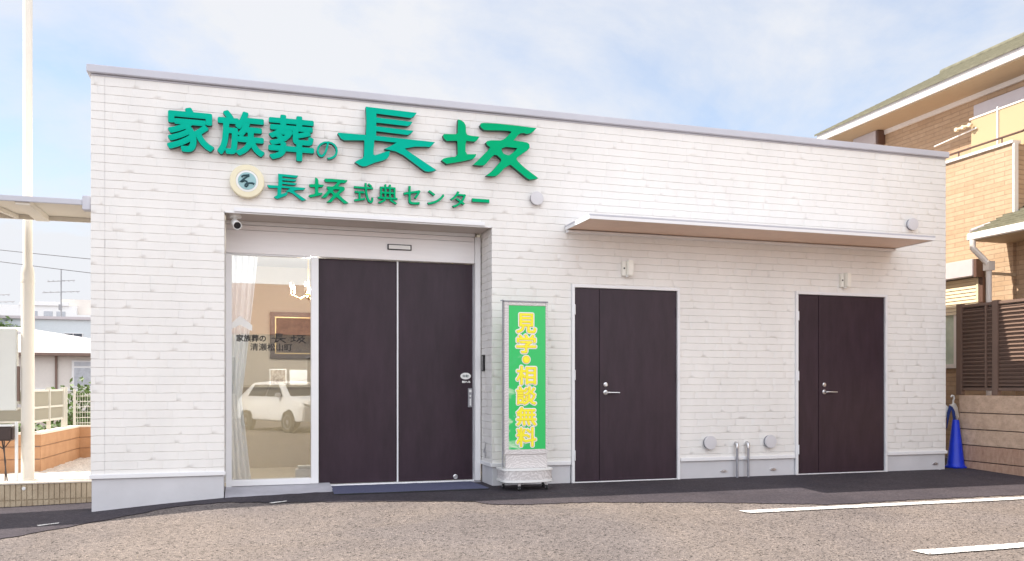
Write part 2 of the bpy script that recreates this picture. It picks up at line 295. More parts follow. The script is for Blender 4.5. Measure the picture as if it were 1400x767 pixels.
class MB:
    def __init__(s): s.v = []; s.f = []; s.m = []
    def add(s, vs, fs, mi=0):
        b = len(s.v); s.v += [tuple(p) for p in vs]; s.f += [[i+b for i in f] for f in fs]; s.m += [mi]*len(fs); return s
    def box(s, x0, x1, y0, y1, z0, z1, mi=0):
        return s.add([(x0,y0,z0),(x1,y0,z0),(x1,y1,z0),(x0,y1,z0),(x0,y0,z1),(x1,y0,z1),(x1,y1,z1),(x0,y1,z1)],
                     [(0,3,2,1),(4,5,6,7),(0,1,5,4),(1,2,6,5),(2,3,7,6),(3,0,4,7)], mi)
    def obox(s, c, ax, ay, az, mi=0):
        c, ax, ay, az = map(Vector, (c, ax, ay, az)); vs = []
        for sz in (-1, 1):
            for sx, sy in ((-1,-1),(1,-1),(1,1),(-1,1)): vs.append(c+ax*sx+ay*sy+az*sz)
        return s.add(vs, [(0,3,2,1),(4,5,6,7),(0,1,5,4),(1,2,6,5),(2,3,7,6),(3,0,4,7)], mi)
    def beam(s, a, b, w, h, mi=0, up=(0,0,1)):
        a, b = Vector(a), Vector(b); d = (b-a); l = d.length; d.normalize(); up = Vector(up)
        if abs(d.dot(up)) > 0.98: up = Vector((1,0,0))
        sd = d.cross(up).normalized(); u = sd.cross(d)
        return s.obox((a+b)/2, d*l/2, sd*w/2, u*h/2, mi)
    def tube(s, pts, r, n=10, mi=0, closed=False):
        pts = [Vector(p) for p in pts]; k = len(pts); rs = r if isinstance(r, (list, tuple)) else [r]*k
        b = len(s.v); prev = None
        for i, p in enumerate(pts):
            d = (pts[min(i+1, k-1)]-pts[max(i-1, 0)]).normalized()
            if prev is None:
                up = Vector((0,0,1)) if abs(d.z) < 0.9 else Vector((1,0,0)); u = d.cross(up).normalized()
            else: u = (prev - d*prev.dot(d)).normalized()
            prev = u; w = d.cross(u)
            for j in range(n):
                a = 2*math.pi*j/n; s.v.append(tuple(p+(u*math.cos(a)+w*math.sin(a))*rs[i]))
        for i in range(k-1):
            for j in range(n): s.f.append([b+i*n+j, b+i*n+(j+1)%n, b+(i+1)*n+(j+1)%n, b+(i+1)*n+j]); s.m.append(mi)
        s.f.append([b+j for j in range(n)][::-1]); s.f.append([b+(k-1)*n+j for j in range(n)]); s.m += [mi, mi]
        return s
    def lathe(s, c, axis, prof, n=28, mi=0):
        c, axis = Vector(c), Vector(axis).normalized(); up = Vector((0,0,1)) if abs(axis.z) < 0.9 else Vector((1,0,0))
        u = axis.cross(up).normalized(); w = axis.cross(u); b = len(s.v)
        for (r, h) in prof:
            for j in range(n):
                a = 2*math.pi*j/n; s.v.append(tuple(c+axis*h+(u*math.cos(a)+w*math.sin(a))*r))
        for i in range(len(prof)-1):
            for j in range(n): s.f.append([b+i*n+j, b+i*n+(j+1)%n, b+(i+1)*n+(j+1)%n, b+(i+1)*n+j]); s.m.append(mi)
        s.f.append([b+j for j in range(n)][::-1]); s.f.append([b+(len(prof)-1)*n+j for j in range(n)]); s.m += [mi, mi]
        return s
    def prism(s, poly, y0, y1, mi=0):           # polygon in (x, z), thickness along y
        n = len(poly); vs = [(x, y0, z) for x, z in poly]+[(x, y1, z) for x, z in poly]
        fs = [list(range(n)), list(range(n, 2*n))[::-1]]+[[i, n+i, n+(i+1)%n, (i+1)%n] for i in range(n)]
        return s.add(vs, fs, mi)
    def build(s, name, mats, parent=None, bevel=0.0, smooth=0, loc=None, fix=True):
        me = bpy.data.meshes.new(name); off = world_loc(parent) if parent else Vector(loc or (0,0,0))
        me.from_pydata([Vector(p)-off for p in s.v], [], s.f)
        if not isinstance(mats, (list, tuple)): mats = [mats]
        for m in mats: me.materials.append(m)
        for p, mi in zip(me.polygons, s.m): p.material_index = mi
        if fix or bevel:
            bm = bmesh.new(); bm.from_mesh(me)
            if bevel: bmesh.ops.bevel(bm, geom=list(bm.edges), offset=bevel, segments=2, affect='EDGES', clamp_overlap=True)
            bmesh.ops.recalc_face_normals(bm, faces=bm.faces); bm.to_mesh(me); bm.free()
        if smooth:
            for p in me.polygons: p.use_smooth = True
            me.set_sharp_from_angle(angle=R(smooth))
        o = bpy.data.objects.new(name, me); COL.objects.link(o)
        if parent: o.parent = parent
        elif loc: o.location = loc
        return o

def curve_to_mb(cu):
    ob = bpy.data.objects.new('tmp', cu); COL.objects.link(ob)
    bpy.context.view_layer.update()
    me = bpy.data.meshes.new_from_object(ob.evaluated_get(bpy.context.evaluated_depsgraph_get()))
    vs = [v.co.copy() for v in me.vertices]; fs = [(list(p.vertices), p.normal.copy()) for p in me.polygons]
    bpy.data.objects.remove(ob); bpy.data.curves.remove(cu); bpy.data.meshes.remove(me)
    return vs, fs
def glyphs(body, box, y_front, depth, bold=0.0, tilt=0.0, keep=False):
    """text fitted to box (x0,z0,x1,z1) on a plane facing -Y; returns MB with material 0 front, 1 sides"""
    cu = bpy.data.curves.new('tmp', 'FONT'); cu.body = body; cu.size = 1.0; cu.extrude = 0.05; cu.fill_mode = 'BOTH'
    cu.resolution_u = 4
    vs, fs = curve_to_mb(cu); mb = MB()
    if not vs: return mb
    r = max(bold, 0.0); x0, z0, x1, z1 = box; x0 += r; x1 -= r; z0 += r; z1 -= r; ax = min(v.x for v in vs); bx = max(v.x for v in vs); ay = min(v.y for v in vs); by = max(v.y for v in vs)
    if by-ay < 1e-4: by = ay+1e-4
    # a heavier stroke: the glyph laid over itself, each copy moved by the extra stroke radius (metres)
    K = 12 if r > 0 else 0; e = min(0.00012, depth*0.03)
    for k in range(K+1):
        dx, dz = (0, 0) if k == 0 else (r*math.cos(2*math.pi*k/K), r*math.sin(2*math.pi*k/K)); b0 = len(mb.v)
        for v in vs:
            mb.v.append((x0+dx+(v.x-ax)/(bx-ax)*(x1-x0), y_front+(0 if v.z > 0 else depth)+e*k, z0+dz+(v.y-ay)/(by-ay)*(z1-z0)))
        for f, n in fs:
            mb.f.append([i+b0 for i in f]); mb.m.append(0 if n.z > 0.9 else 1)
    return mb
def outline(polys, y_front, depth, tf=None):
    """filled outline(s) in (x,z); first is the outer, others holes"""
    cu = bpy.data.curves.new('tmp', 'CURVE'); cu.dimensions = '2D'; cu.fill_mode = 'BOTH'; cu.extrude = 0.05
    for p in polys:
        sp = cu.splines.new('POLY'); sp.points.add(len(p)-1); sp.use_cyclic_u = True
        for q, (x, z) in zip(sp.points, p):
            if tf: x, z = tf(x, z)
            q.co = (x, z, 0, 1)
    vs, fs = curve_to_mb(cu); mb = MB(); mb.v = [(v.x, y_front+(0 if v.z > 0 else depth), v.y) for v in vs]
    for f, n in fs: mb.f.append(f); mb.m.append(0 if n.z > 0.9 else 1)
    return mb

def at(px, py, t):
    """a surveyed direction and forward distance turned into a point of the place (background only)"""
    a = (px-700)/1163.0; b = (527-py)/1163.0
    return Vector((CAM.x+t*(math.sin(YAW)+a*math.cos(YAW)), CAM.y+t*(math.cos(YAW)-a*math.sin(YAW)), CAM.z+t*b))

def interp(x, xs, ys):
    if x <= xs[0]: return ys[0]
    for i in range(len(xs)-1):
        if x <= xs[i+1]: return ys[i]+(ys[i+1]-ys[i])*(x-xs[i])/(xs[i+1]-xs[i])
    return ys[-1]
GX = [-8, -3, -.7, 0, .6, 1.15, 2, 4.66, 9.66, 10.2, 14]; GZ = [-.2, -.16, -.12, -.104, -.055, -.02, 0, 0, 0, .01, .01]
def gz(x, y): return interp(x, GX, GZ)+0.03*max(min(y, 0), -14)

# ------------------------------------------------------------------ ground
def grid_sheet(name, xs, ys, zf, mat, keep=None):
    mb = MB(); nx, ny = len(xs), len(ys)
    mb.v = [(x, y, zf(x, y)) for y in ys for x in xs]
    for j in range(ny-1):
        for i in range(nx-1):
            mb.f.append([j*nx+i, j*nx+i+1, (j+1)*nx+i+1, (j+1)*nx+i]); mb.m.append(0)
    return mb.build(name, mat, fix=False, smooth=60)
fx = [-400, -150, -60, -25, -12]+[round(-8+.1*i, 3) for i in range(221)]+[18, 30, 60, 150, 400]
fy = [-400, -150, -60, -30, -16, -14, -12, -10]+[round(-9+.1*i, 3) for i in range(91)]+[.3, .6, 1, 2, 5, 12, 30, 80, 160, 400]
tag(grid_sheet('ground', fx, fy, gz, M['old_asphalt']), kind='structure')

# newly laid strip of asphalt along the foot of the building
PE = [(-8, -4.2), (-3, -2.6), (-1.2, -1.45), (-.475, -1.026), (-.217, -.804), (.07, -.586), (.392, -.434), (.732, -.235), (1.109, -.234), (1.556, -.444), (2.064, -.598), (2.778, -.738), (3.3, -.871), (3.37, -.90), (3.42, -1.07), (3.633, -1.162), (4.33, -1.197), (5.325, -1.452), (5.959, -1.677), (6.456, -1.866), (6.863, -1.866), (7.47, -1.848), (8.18, -1.847), (8.81, -1.865), (10.5, -1.86), (13.9, -1.9)]
mb = MB(); xs = sorted(set([round(-7.95+.05*i, 3) for i in range(438)])); N = 24
for x in xs:
    ye = interp(x, [p[0] for p in PE], [p[1] for p in PE])+0.010*math.sin(x*23)+0.008*math.sin(x*57+1)+random.uniform(-.014, .014)
    yb = 0.9 if x < 0.02 else (0.5 if x < 9.6 else 1.2)
    for j in range(N+1):
        y = ye+(yb-ye)*j/N; mb.v.append((x, y, gz(x, y)+0.006))
for i in range(len(xs)-1):
    for j in range(N):
        a = i*(N+1)+j; mb.f.append([a, a+N+1, a+N+2, a+1]); mb.m.append(0)
tag(mb.build('asphalt_strip', M['new_asphalt'], fix=False, smooth=60), kind='structure')

def stripe(poly, lift=0.009):
    (x0, y0), (x1, y1), (x2, y2), (x3, y3) = poly; mb = MB(); n = 40
    for i in range(n+1):
        f = i/n; j = random.uniform(-.004, .004)
        xa, ya, xb, yb = x0+(x1-x0)*f, y0+(y1-y0)*f+j, x3+(x2-x3)*f, y3+(y2-y3)*f-j
        mb.v += [(xa, ya, gz(xa, ya)+lift), (xb, yb, gz(xb, yb)+lift)]
    for i in range(n): mb.f.append([2*i, 2*i+2, 2*i+3, 2*i+1]); mb.m.append(0)
    return mb
for pl in ([(5.467, -1.962), (13, -2.0), (13, -2.12), (5.50, -2.086)], [(5.76, -3.665), (13, -3.66), (13, -3.79), (5.79, -3.80)]):
    tag(stripe(pl).build('parking_line', M['paint'], fix=False), kind='structure')
for pl in ([(-.325, -.535), (-.165, -.475), (-.165, -.515), (-.305, -.580)], [(1.542, -.470), (1.700, -.415), (1.700, -.455), (1.560, -.520)]):
    tag(stripe(pl, .011).build('paint_remnant', M['paint'], fix=False), kind='structure')

# ------------------------------------------------------------------ the hall
hall = thing('funeral_hall', (0, 0, 0), 'low white brick-pattern hall with dark brown doors and green raised lettering', 'building')
HW, HT, HD = 9.66, 3.87, 10.0
C0, CH = 0.2, 0.0777
def siding(mb, u0, u1, z0, z1, holes, mp, seed, along=0.24):
    """rows of rock-faced brick relief between u0..u1, z0..z1 minus rectangular holes; mp(u,z,d) -> point, d outwards"""
    rnd = random.Random(seed); row = 0; z = z0
    while z < z1-0.004:
        zt = min(z+CH, z1); u = u0-rnd.uniform(0, along); bl = []
        while u < u1:
            w = rnd.uniform(0.20, 0.27); bl.append((u, u+w)); u += w
        pieces = [(max(a, u0), min(b, u1), z, zt, a >= u0, b <= u1, True, True) for a, b in bl if min(b, u1)-max(a, u0) > 0.001]
        for (hx0, hz0, hx1, hz1) in holes:
            out = []
            for (a, b, za, zb, ea, eb, eza, ezb) in pieces:
                if b <= hx0 or a >= hx1 or zb <= hz0 or za >= hz1: out.append((a, b, za, zb, ea, eb, eza, ezb)); continue
                if a < hx0: out.append((a, hx0, za, zb, ea, False, eza, ezb))
                if b > hx1: out.append((hx1, b, za, zb, False, eb, eza, ezb))
                c, d = max(a, hx0), min(b, hx1)
                if za < hz0: out.append((c, d, za, hz0, ea and c == a, eb and d == b, eza, False))
                if zb > hz1: out.append((c, d, hz1, zb, ea and c == a, eb and d == b, False, ezb))
            pieces = out
        for (a, b, za, zb, ea, eb, eza, ezb) in pieces:
            w = b-a; h = zb-za
            if w < 0.002 or h < 0.002: continue
            us = [a]; vj = rnd.choice((0.0006, 0.0010, 0.0014, 0.0020))
            if w > 0.02:
                us.append(a+0.004); k = max(1, int(w/0.045))
                us += [a+0.004+(w-0.008)*i/k for i in range(1, k)]; us += [b-0.004]
            us.append(b)
            zs = [za]
            if h > 0.03: zs += [za+0.0035, za+h*0.5, zb-0.0022]
            zs.append(zb)
            push = rnd.uniform(-0.0004, 0.0006); nu, nz_ = len(us), len(zs); base = len(mb.v)
            for jz, zv in enumerate(zs):
                for iu, uv in enumerate(us):
                    d = push+rnd.uniform(-0.0005, 0.0006); dz = 0
                    if 0 < jz < nz_-1 and jz != 2: dz = (0.0013*math.sin(uv*19+row*5.1)+0.0009*math.sin(uv*43+row*2.3)+rnd.uniform(-.0008, .0008)+(rnd.uniform(.0006, .0022) if rnd.random() < .006 else 0))*(1 if jz == 1 else .6)+((.0009 if jz == 1 else -.0006) if iu in (0, nu-1) and nu > 3 else 0)
                    if jz == 0: d = -0.007 if eza else 0
                    elif jz == nz_-1: d = -0.007 if ezb else 0
                    elif (iu == 0 and ea) or (iu == nu-1 and eb): d = -vj
                    elif iu in (0, nu-1): d = 0.0
                    mb.v.append(mp(uv, zv+dz, d))
            for jz in range(nz_-1):
                for iu in range(nu-1):
                    q = base+jz*nu+iu; mb.f.append([q, q+1, q+nu+1, q+nu]); mb.m.append(0)
        z += CH; row += 1
D1 = (4.662, -0.1, 5.956, 2.133); D2 = (7.462, -0.1, 8.764, 2.150); RC = (1.147, -0.1, 3.779, 2.696)
mb = MB()
siding(mb, 0.0, 0.115, C0, HT, [], lambda u, z, d: (u, -d, z), 3, 1.0)
siding(mb, 0.117, HW, C0, HT, [RC, D1, D2], lambda u, z, d: (u, -d, z), 11)
# right reveal of the recess (faces -X) and left reveal (faces +X)
siding(mb, 0.0, 0.46, C0, 2.70, [], lambda u, z, d: (3.779-d, u, z), 12)
siding(mb, 0.0, 0.46, C0, 2.70, [], lambda u, z, d: (1.147+d, u, z), 13)
# outer side walls
siding(mb, 0.0, HD, C0, HT, [], lambda u, z, d: (-d, u, z), 14, 0.5)
siding(mb, 0.0, HD, C0, HT, [], lambda u, z, d: (HW+d, u, z), 15, 0.5)
mb.build('siding', M['siding'], hall, fix=False, smooth=50)
# backing so that nothing shows through the joints
b = MB()
b.box(0.012, 1.135, 0.012, 0.12, C0, HT-.01).box(1.135, 3.79, 0.012, 0.12, 2.71, HT-.01).box(3.79, 4.66, .012, .12, C0, HT-.01).box(4.66, 5.958, .012, .12, 2.135, HT-.01).box(5.958, 7.46, .012, .12, C0, HT-.01).box(7.46, 8.766, .012, .12, 2.152, HT-.01).box(8.766, HW-.012, .012, .12, C0, HT-.01)
b.box(0.012, .12, .12, HD, C0, HT-.01).box(HW-.12, HW-.012, .12, HD, C0, HT-.01).box(.12, HW-.12, HD-.12, HD, -.3, HT-.01)
b.build('wall_core', M['render'], hall)
f = MB()   # foundation
f.box(.006, 1.141, .006, .2, -.5, .196).box(3.785, 4.655, .006, .2, -.5, .196).box(5.963, 7.455, .006, .2, -.5, .196).box(8.771, HW-.006, .006, .2, -.5, .196)
f.box(3.787, 3.95, .2, .46, -.5, .196).box(.98, 1.139, .2, .46, -.5, .196)
f.box(.006, .2, .2, HD, -.5, .196).box(HW-.2, HW-.006, .2, HD, -.5, .196)
f.build('foundation', M['render'], hall, bevel=0.003)
fl = MB()  # flashing above the foundation
for x0, x1 in ((-.012, 1.157), (3.765, 4.655), (5.962, 7.456), (8.770, HW+.014)): MB().box(x0, x1, -.018, .012, .200, .240).build('flashing', M['white_metal'], hall, bevel=0.004)
for bx_ in ((3.763, 3.7805, .0125, .44), (-.014, .004, .0125, HD), (HW-.004, HW+.016, .0125, HD)): MB().box(*bx_, .2, .24).build('flashing', M['white_metal'], hall, bevel=0.004)
cp = MB()
cp.box(-.032, HW+.028, -.035, .03, HT+.008, HT+.080).box(-.032, .03, .03, HD, HT+.008, HT+.080).box(HW-.03, HW+.028, .03, HD, HT+.008, HT+.080)
cp.build('coping', M['coping'], hall, bevel=0.006)
MB().box(.0, HW, .0, HD, HT-.01, HT+.004).build('flat_roof', M['coping'], hall)
ld = MB(); ld.box(1.235, 3.70, -.022, .010, 2.697, 2.737).box(1.149, 3.777, -.006, .012, 2.684, 2.6955); ld.build('lintel_flashing', M['white_metal'], hall, bevel=0.003)
MB().box(1.16, 3.77, .014, .46, 2.690, 2.708).build('recess_soffit', M['soffit'], hall)

# entrance: aluminium frame, header, side window and two sliding leaves
fr = MB(); YB = .45
fr.box(1.150, 1.207, YB-.05, YB+.05, .02, 2.36).box(1.977, 2.051, YB-.05, YB+.05, .045, 2.36).box(3.706, 3.766, YB-.06, YB+.05, .02, 2.65)
fr.box(1.207, 1.977, YB-.05, YB+.05, .045, .105).box(1.150, 3.706, YB-.045, YB+.05, 2.655, 2.69)
fr.box(1.207, 1.977, YB-.03, YB+.03, 2.352, 2.366)
fr.box(2.051, 3.706, YB-.02, YB+.09, .006, .026)
fr.build('entrance_frame', M['white_metal'], hall, bevel=0.004)
hd = MB(); hd.box(1.152, 3.704, YB-.035, YB+.12, 2.368, 2.600).box(1.152, 3.704, YB-.028, YB+.1, 2.604, 2.652)
hdr = hd.build('header_panel', M['header'], hall, bevel=0.004)
sb = MB(); sb.box(2.757, 3.012, YB-.05, YB-.036, 2.472, 2.532)
sens = sb.build('door_sensor', M['black'], hdr, bevel=0.003)
MB().box(2.770, 2.999, YB-.056, YB-.051, 2.482, 2.522).build('sensor_lens', M['white'], hall)
for i, (x0, x1) in enumerate(((2.053, 2.866), (2.882, 3.692))):
    y0 = YB+.012 if i else YB+.030
    leaf = MB().box(x0, x1, y0, y0+.04, .030, 2.362).build('sliding_door', M['door'], hall, bevel=0.003)
    if i == 0: MB().box(2.867, 2.881, YB+.004, YB+.06, .028, 2.362).build('edge_strip', M['white_metal'], leaf, bevel=0.002)
    else:
        MB().box(3.693, 3.705, YB+.02, YB+.06, .028, 2.362).build('edge_strip', M['zinc'], leaf)
        e = MB(); e.prism([(3.615+.058*math.cos(a), 1.150+.036*math.sin(a)) for a in [2*math.pi*k/28 for k in range(28)]], YB+.006, YB+.0115)
        e.build('oval_sticker', M['white'], leaf)
        g = glyphs('自動', (3.583, 1.137, 3.647, 1.165), YB+.004, .0015, 0.0); g.build('sticker_text', [M['teal_dark'], M['teal_dark']], leaf, fix=False)
        g = glyphs('触れる', (3.575, 1.075, 3.668, 1.100), YB+.009, .002, 0.0012); g.build('sticker_text', [M['white'], M['white']], leaf, fix=False)
        h = MB(); h.box(3.640, 3.686, YB-.004, YB+.0115, .812, 1.018); h.build('touch_plate', M['zinc'], leaf, bevel=.003)
        for h in (MB().box(3.650, 3.677, YB-.008, YB-.0045, .975, 1.003), MB().prism([(3.664, .95), (3.676, .935), (3.664, .92), (3.652, .935)], YB-.008, YB-.0045), MB().box(3.656, 3.671, YB-.008, YB-.0045, .83, .905)): h.build('plate_mark', M['white'], leaf)
        MB().lathe((3.502, YB+.0115, .064), (0, -1, 0), [(.026, 0), (.026, .006), (.017, .010), (.017, .004), (.006, .004)]).build('lock', M['steel'], leaf, smooth=35)
# side window
pane = MB().box(1.2075, 1.9765, YB-.004, YB+.004, .1055, 2.3515).build('side_window', M['glass'], hall)
g = glyphs('家族葬の', (1.249, 1.487, 1.535, 1.560), YB-.008, .002, 0.0022); g.build('window_lettering', [M['ink'], M['ink']], pane, fix=False)
def fit(poly, box):
    xs = [p[0] for p in poly]; zs = [p[1] for p in poly]; a, b, c, d = min(xs), min(zs), max(xs), max(zs); x0, z0, x1, z1 = box
    return lambda x, z: (x0+(x-a)/(c-a)*(x1-x0), z0+(z-b)/(d-b)*(z1-z0))
CHO = [(2.467,3.792),(2.975,3.78),(2.954,3.748),(2.919,3.722),(2.57,3.734),(2.573,3.696),(2.932,3.685),(2.916,3.658),(2.884,3.638),(2.57,3.645),(2.57,3.609),(2.942,3.597),(2.919,3.57),(2.884,3.549),(2.57,3.56),(2.57,3.515),(3.161,3.502),(3.136,3.474),(3.107,3.447),(3.063,3.448),(2.956,3.439),(2.852,3.413),(2.927,3.365),(3.043,3.298),(3.175,3.222),(3.141,3.208),(3.097,3.198),(3.058,3.201),(3.014,3.229),(2.841,3.344),(2.764,3.376),(2.65,3.39),(2.707,3.423),(2.772,3.464),(2.551,3.468),(2.542,3.329),(2.556,3.322),(2.612,3.342),(2.669,3.368),(2.707,3.376),(2.697,3.327),(2.678,3.298),(2.631,3.273),(2.556,3.248),(2.471,3.206),(2.439,3.201),(2.411,3.209),(2.36,3.237),(2.383,3.255),(2.434,3.28),(2.448,3.307),(2.453,3.453),(2.443,3.458),(2.258,3.443),(2.226,3.457),(2.194,3.505),(2.203,3.513),(2.467,3.514),(2.473,3.648)]
TSU = [(3.403,3.753),(3.436,3.747),(3.466,3.725),(3.481,3.697),(3.483,3.629),(3.496,3.606),(3.532,3.6),(3.627,3.598),(3.607,3.567),(3.577,3.543),(3.486,3.542),(3.479,3.503),(3.479,3.434),(3.496,3.407),(3.592,3.416),(3.582,3.389),(3.562,3.368),(3.527,3.354),(3.411,3.322),(3.282,3.291),(3.228,3.325),(3.248,3.343),(3.292,3.359),(3.371,3.372),(3.396,3.399),(3.393,3.524),(3.386,3.535),(3.282,3.525),(3.257,3.542),(3.243,3.577),(3.252,3.592),(3.376,3.602),(3.396,3.617),(3.399,3.753)]
HAN = [(3.643,3.737),(3.673,3.744),(3.806,3.749),(4.012,3.748),(4.243,3.742),(4.211,3.704),(4.18,3.682),(4.138,3.67),(4.101,3.677),(4.07,3.672),(4.044,3.655),(3.992,3.591),(4.054,3.589),(4.138,3.583),(4.164,3.566),(4.169,3.531),(4.148,3.504),(4.033,3.421),(4.023,3.4),(4.044,3.372),(4.117,3.313),(4.264,3.219),(4.232,3.207),(4.169,3.197),(4.138,3.21),(4.075,3.255),(3.96,3.336),(3.94,3.329),(3.888,3.29),(3.837,3.232),(3.806,3.21),(3.765,3.202),(3.693,3.202),(3.765,3.261),(3.857,3.367),(3.857,3.387),(3.816,3.421),(3.785,3.425),(3.755,3.398),(3.699,3.33),(3.673,3.308),(3.633,3.302),(3.557,3.304),(3.612,3.357),(3.663,3.41),(3.724,3.474),(3.739,3.5),(3.709,3.517),(3.693,3.545),(3.709,3.561),(3.755,3.573),(3.847,3.578),(3.883,3.591),(3.909,3.613),(3.971,3.678),(3.94,3.685),(3.868,3.683),(3.724,3.672),(3.673,3.671),(3.643,3.693),(3.631,3.716)]
HOLE = [(3.862,3.496),(3.909,3.517),(4.033,3.515),(4.007,3.483),(3.95,3.436),(3.929,3.432),(3.888,3.443),(3.868,3.466)]
def cho(box, y, d): return outline([CHO], y, d, fit(CHO, box))
def saka(box, y, d):
    f_ = fit(TSU+HAN, box); a = outline([TSU], y, d, f_); c = outline([HAN, HOLE], y, d, f_); a.add(c.v, c.f); a.m[-len(c.f):] = c.m; return a
cho((1.585, 1.48, 1.735, 1.575), YB-.008, .003).build('window_lettering', [M['ink'], M['ink']], pane, fix=False)
saka((1.775, 1.478, 1.935, 1.562), YB-.008, .003).build('window_lettering', [M['ink'], M['ink']], pane, fix=False)
g = glyphs('清瀬松山町', (1.382, 1.398, 1.790, 1.474), YB-.008, .002, 0.0012); g.build('window_lettering', [M['ink'], M['ink']], pane, fix=False)
outline([[(1.285, 1.745), (1.403, 1.652), (1.400, 1.595), (1.285, 1.655), (1.210, 1.612), (1.210, 1.675)]], YB-.008, .003).build('roof_mark', [M['white'], M['white']], pane, fix=False)
# step and floor of the recess
st = MB(); n = 12
for i in range(n+1):
    x = 1.15+(2.165-1.15)*i/n; st.v += [(x, .0+.012*math.sin(i*2.1), interp(x, [1.15, 2.165], [-.012, .012])), (x, .46, .046), (x, .012*math.sin(i*2.1), -.3)]
for i in range(n):
    a = 3*i; st.f += [[a, a+3, a+4, a+1], [a+2, a+5, a+3, a]]; st.m += [0, 0]
st.f.append([3*n+2, 3*n+1, 3*n]); st.m.append(0)
st.build('mortar_step', M['slab'], hall, fix=False)
MB().box(2.165, 3.77, .38, .62, -.3, .012).build('threshold', M['slab'], hall)

# steel double doors
def steel_door(x0, x1, zt, split, handle_x, label=None):
    o = MB(); w = .032
    o.box(x0, x0+w, -.022, .06, -.03, zt).box(x1-w, x1, -.022, .06, -.03, zt).box(x0+w, x1-w, -.022, .06, zt-w, zt)
    o.box(x0+w, x1-w, -.016, .05, -.03, .014)
    frm = o.build('door_frame', M['white_metal'], hall, bevel=0.003)
    MB().box(x0+w+.003, split-.002, .004, .045, .017, zt-w-.004).build('side_leaf', M['door'], frm, bevel=.0025)
    MB().box(split+.002, x1-w-.003, .002, .045, .017, zt-w-.004).build('main_leaf', M['door'], frm, bevel=.0025)
    for xx, s in ((x0+w, 1), (x1-w, -1)):
        for zc in (.30, 1.16, 1.86):
            MB().lathe((xx-.003*s, -.024, zc-.055), (0, 0, 1), [(.006, 0), (.009, .002), (.009, .108), (.006, .11)], n=12).build('hinge', M['white_metal'], frm, smooth=35)
    h = MB(); zc = .972
    h.lathe((handle_x, .002, zc), (0, -1, 0), [(.027, 0), (.027, .006), (.024, .008), (.012, .009), (.011, .048)], n=20)
    h.tube([(handle_x, -.046, zc), (handle_x+.02, -.050, zc), (handle_x+.145, -.050, zc-.002)], [.010, .010, .008], n=12)
    h.build('lever_handle', M['steel'], frm, smooth=40)
    MB().lathe((handle_x, .002, zc+.085), (0, -1, 0), [(.025, 0), (.025, .006), (.014, .010), (.014, .016), (.003, .016)], n=20).build('lock', M['steel'], frm, smooth=35)
steel_door(D1[0]+.002, D1[2]-.002, D1[3]-.002, 4.99, 5.061)
steel_door(D2[0]+.002, D2[2]-.002, D2[3]-.002, 7.79, 7.868)

# awning over the two doors
aw = MB(); ax0, ax1 = 4.587, 8.849; yf = -.68
aw.box(ax0, ax1, yf, -.006, 2.735, 2.752)
awn = aw.build('awning', [M['coping']], hall, bevel=.002)
MB().box(ax0+.012, ax1-.012, yf+.013, -.04, 2.708, 2.734).build('underside', M['awning_under'], awn)
q = MB(); q.box(ax0, ax1, yf, yf+.012, 2.702, 2.7345).box(ax0, ax0+.011, yf+.0125, -.006, 2.702, 2.7345).box(ax1-.011, ax1, yf+.0125, -.006, 2.702, 2.7345)
q.build('fascia', M['white_metal'], awn, bevel=.002)
q = MB(); q.box(ax0+.012, ax1-.012, -.038, -.006, 2.672, 2.734)
q.build('wall_channel', M['header'], awn, bevel=.002)
MB().box(ax0+.012, ax1-.012, -.075, -.0385, 2.676, 2.696).build('wall_angle', M['white_metal'], awn, bevel=.002)

# vent hoods on the far left side wall, conduit on the right
for z, y in ((2.35, .9), (2.20, 1.5), (2.02, .8), (1.92, 2.0)):
    MB().box(-.075, -.008, y, y+.12, z, z+.07).build('side_vent', M['vent'], hall, bevel=.006)
MB().tube([(HW+.045, .25, 0.0), (HW+.045, .25, 2.85), (HW+.035, .25, 2.95), (HW+.004, .25, 3.0)], .028, n=14).build('wall_conduit', M['vent'], hall, smooth=40)

# interior of the reception room
rm = MB(); rm.box(.3, 5.0, 4.4, 4.5, .0, 2.9).box(.2, .3, .7, 4.5, .0, 2.9).box(5.0, 5.1, .7, 4.5, 0, 2.9)
rm.box(.3, 1.12, .56, .66, 0, 2.9).box(1.15, 3.77, .57, .66, 2.42, 2.9)
rm.build('room_wall', M['room'], hall)
MB().box(.2, 5.1, .54, 4.5, -.05, .03).build('room_floor', M['room_floor'], hall)
MB().box(.2, 5.1, .54, 4.5, 2.78, 2.84).build('room_ceiling', M['far_white'], hall)

# ------------------------------------------------------------------ raised lettering on the facade
sg = thing('sign_lettering', (2.4, 0, 3.2), 'large green raised characters along the top left of the white facade', 'sign')
for ch, bx, bo in (('家', (.646, 3.212, 1.059, 3.626), .0125), ('族', (1.085, 3.215, 1.512, 3.635), .0125), ('葬', (1.544, 3.206, 1.971, 3.638), .0115), ('の', (1.995, 3.244, 2.197, 3.421), .0)):
    g = glyphs(ch, bx, -.072, .05, bo); g.build('character', [M['green'], M['green_side']], sg, fix=False)
cho((2.194, 3.198, 3.175, 3.792), -.075, .055).build('character', [M['green'], M['green_side']], sg, fix=False)
saka((3.228, 3.197, 4.264, 3.753), -.075, .055).build('character', [M['green2'], M['green_side']], sg, fix=False)
p = MB()
for x, z in ((.75, 3.5), (.95, 3.55), (1.25, 3.45), (1.45, 3.45), (1.65, 3.5), (1.85, 3.45), (2.1, 3.38), (2.5, 3.6), (2.5, 3.35), (2.95, 3.47), (3.05, 3.28), (3.43, 3.55), (3.43, 3.37), (3.9, 3.7), (3.75, 3.55), (4.0, 3.4)):
    MB().tube([(x, -.025, z), (x, .004, z)], .006, n=6).build('standoff_pin', M['zinc'], sg, fix=False)
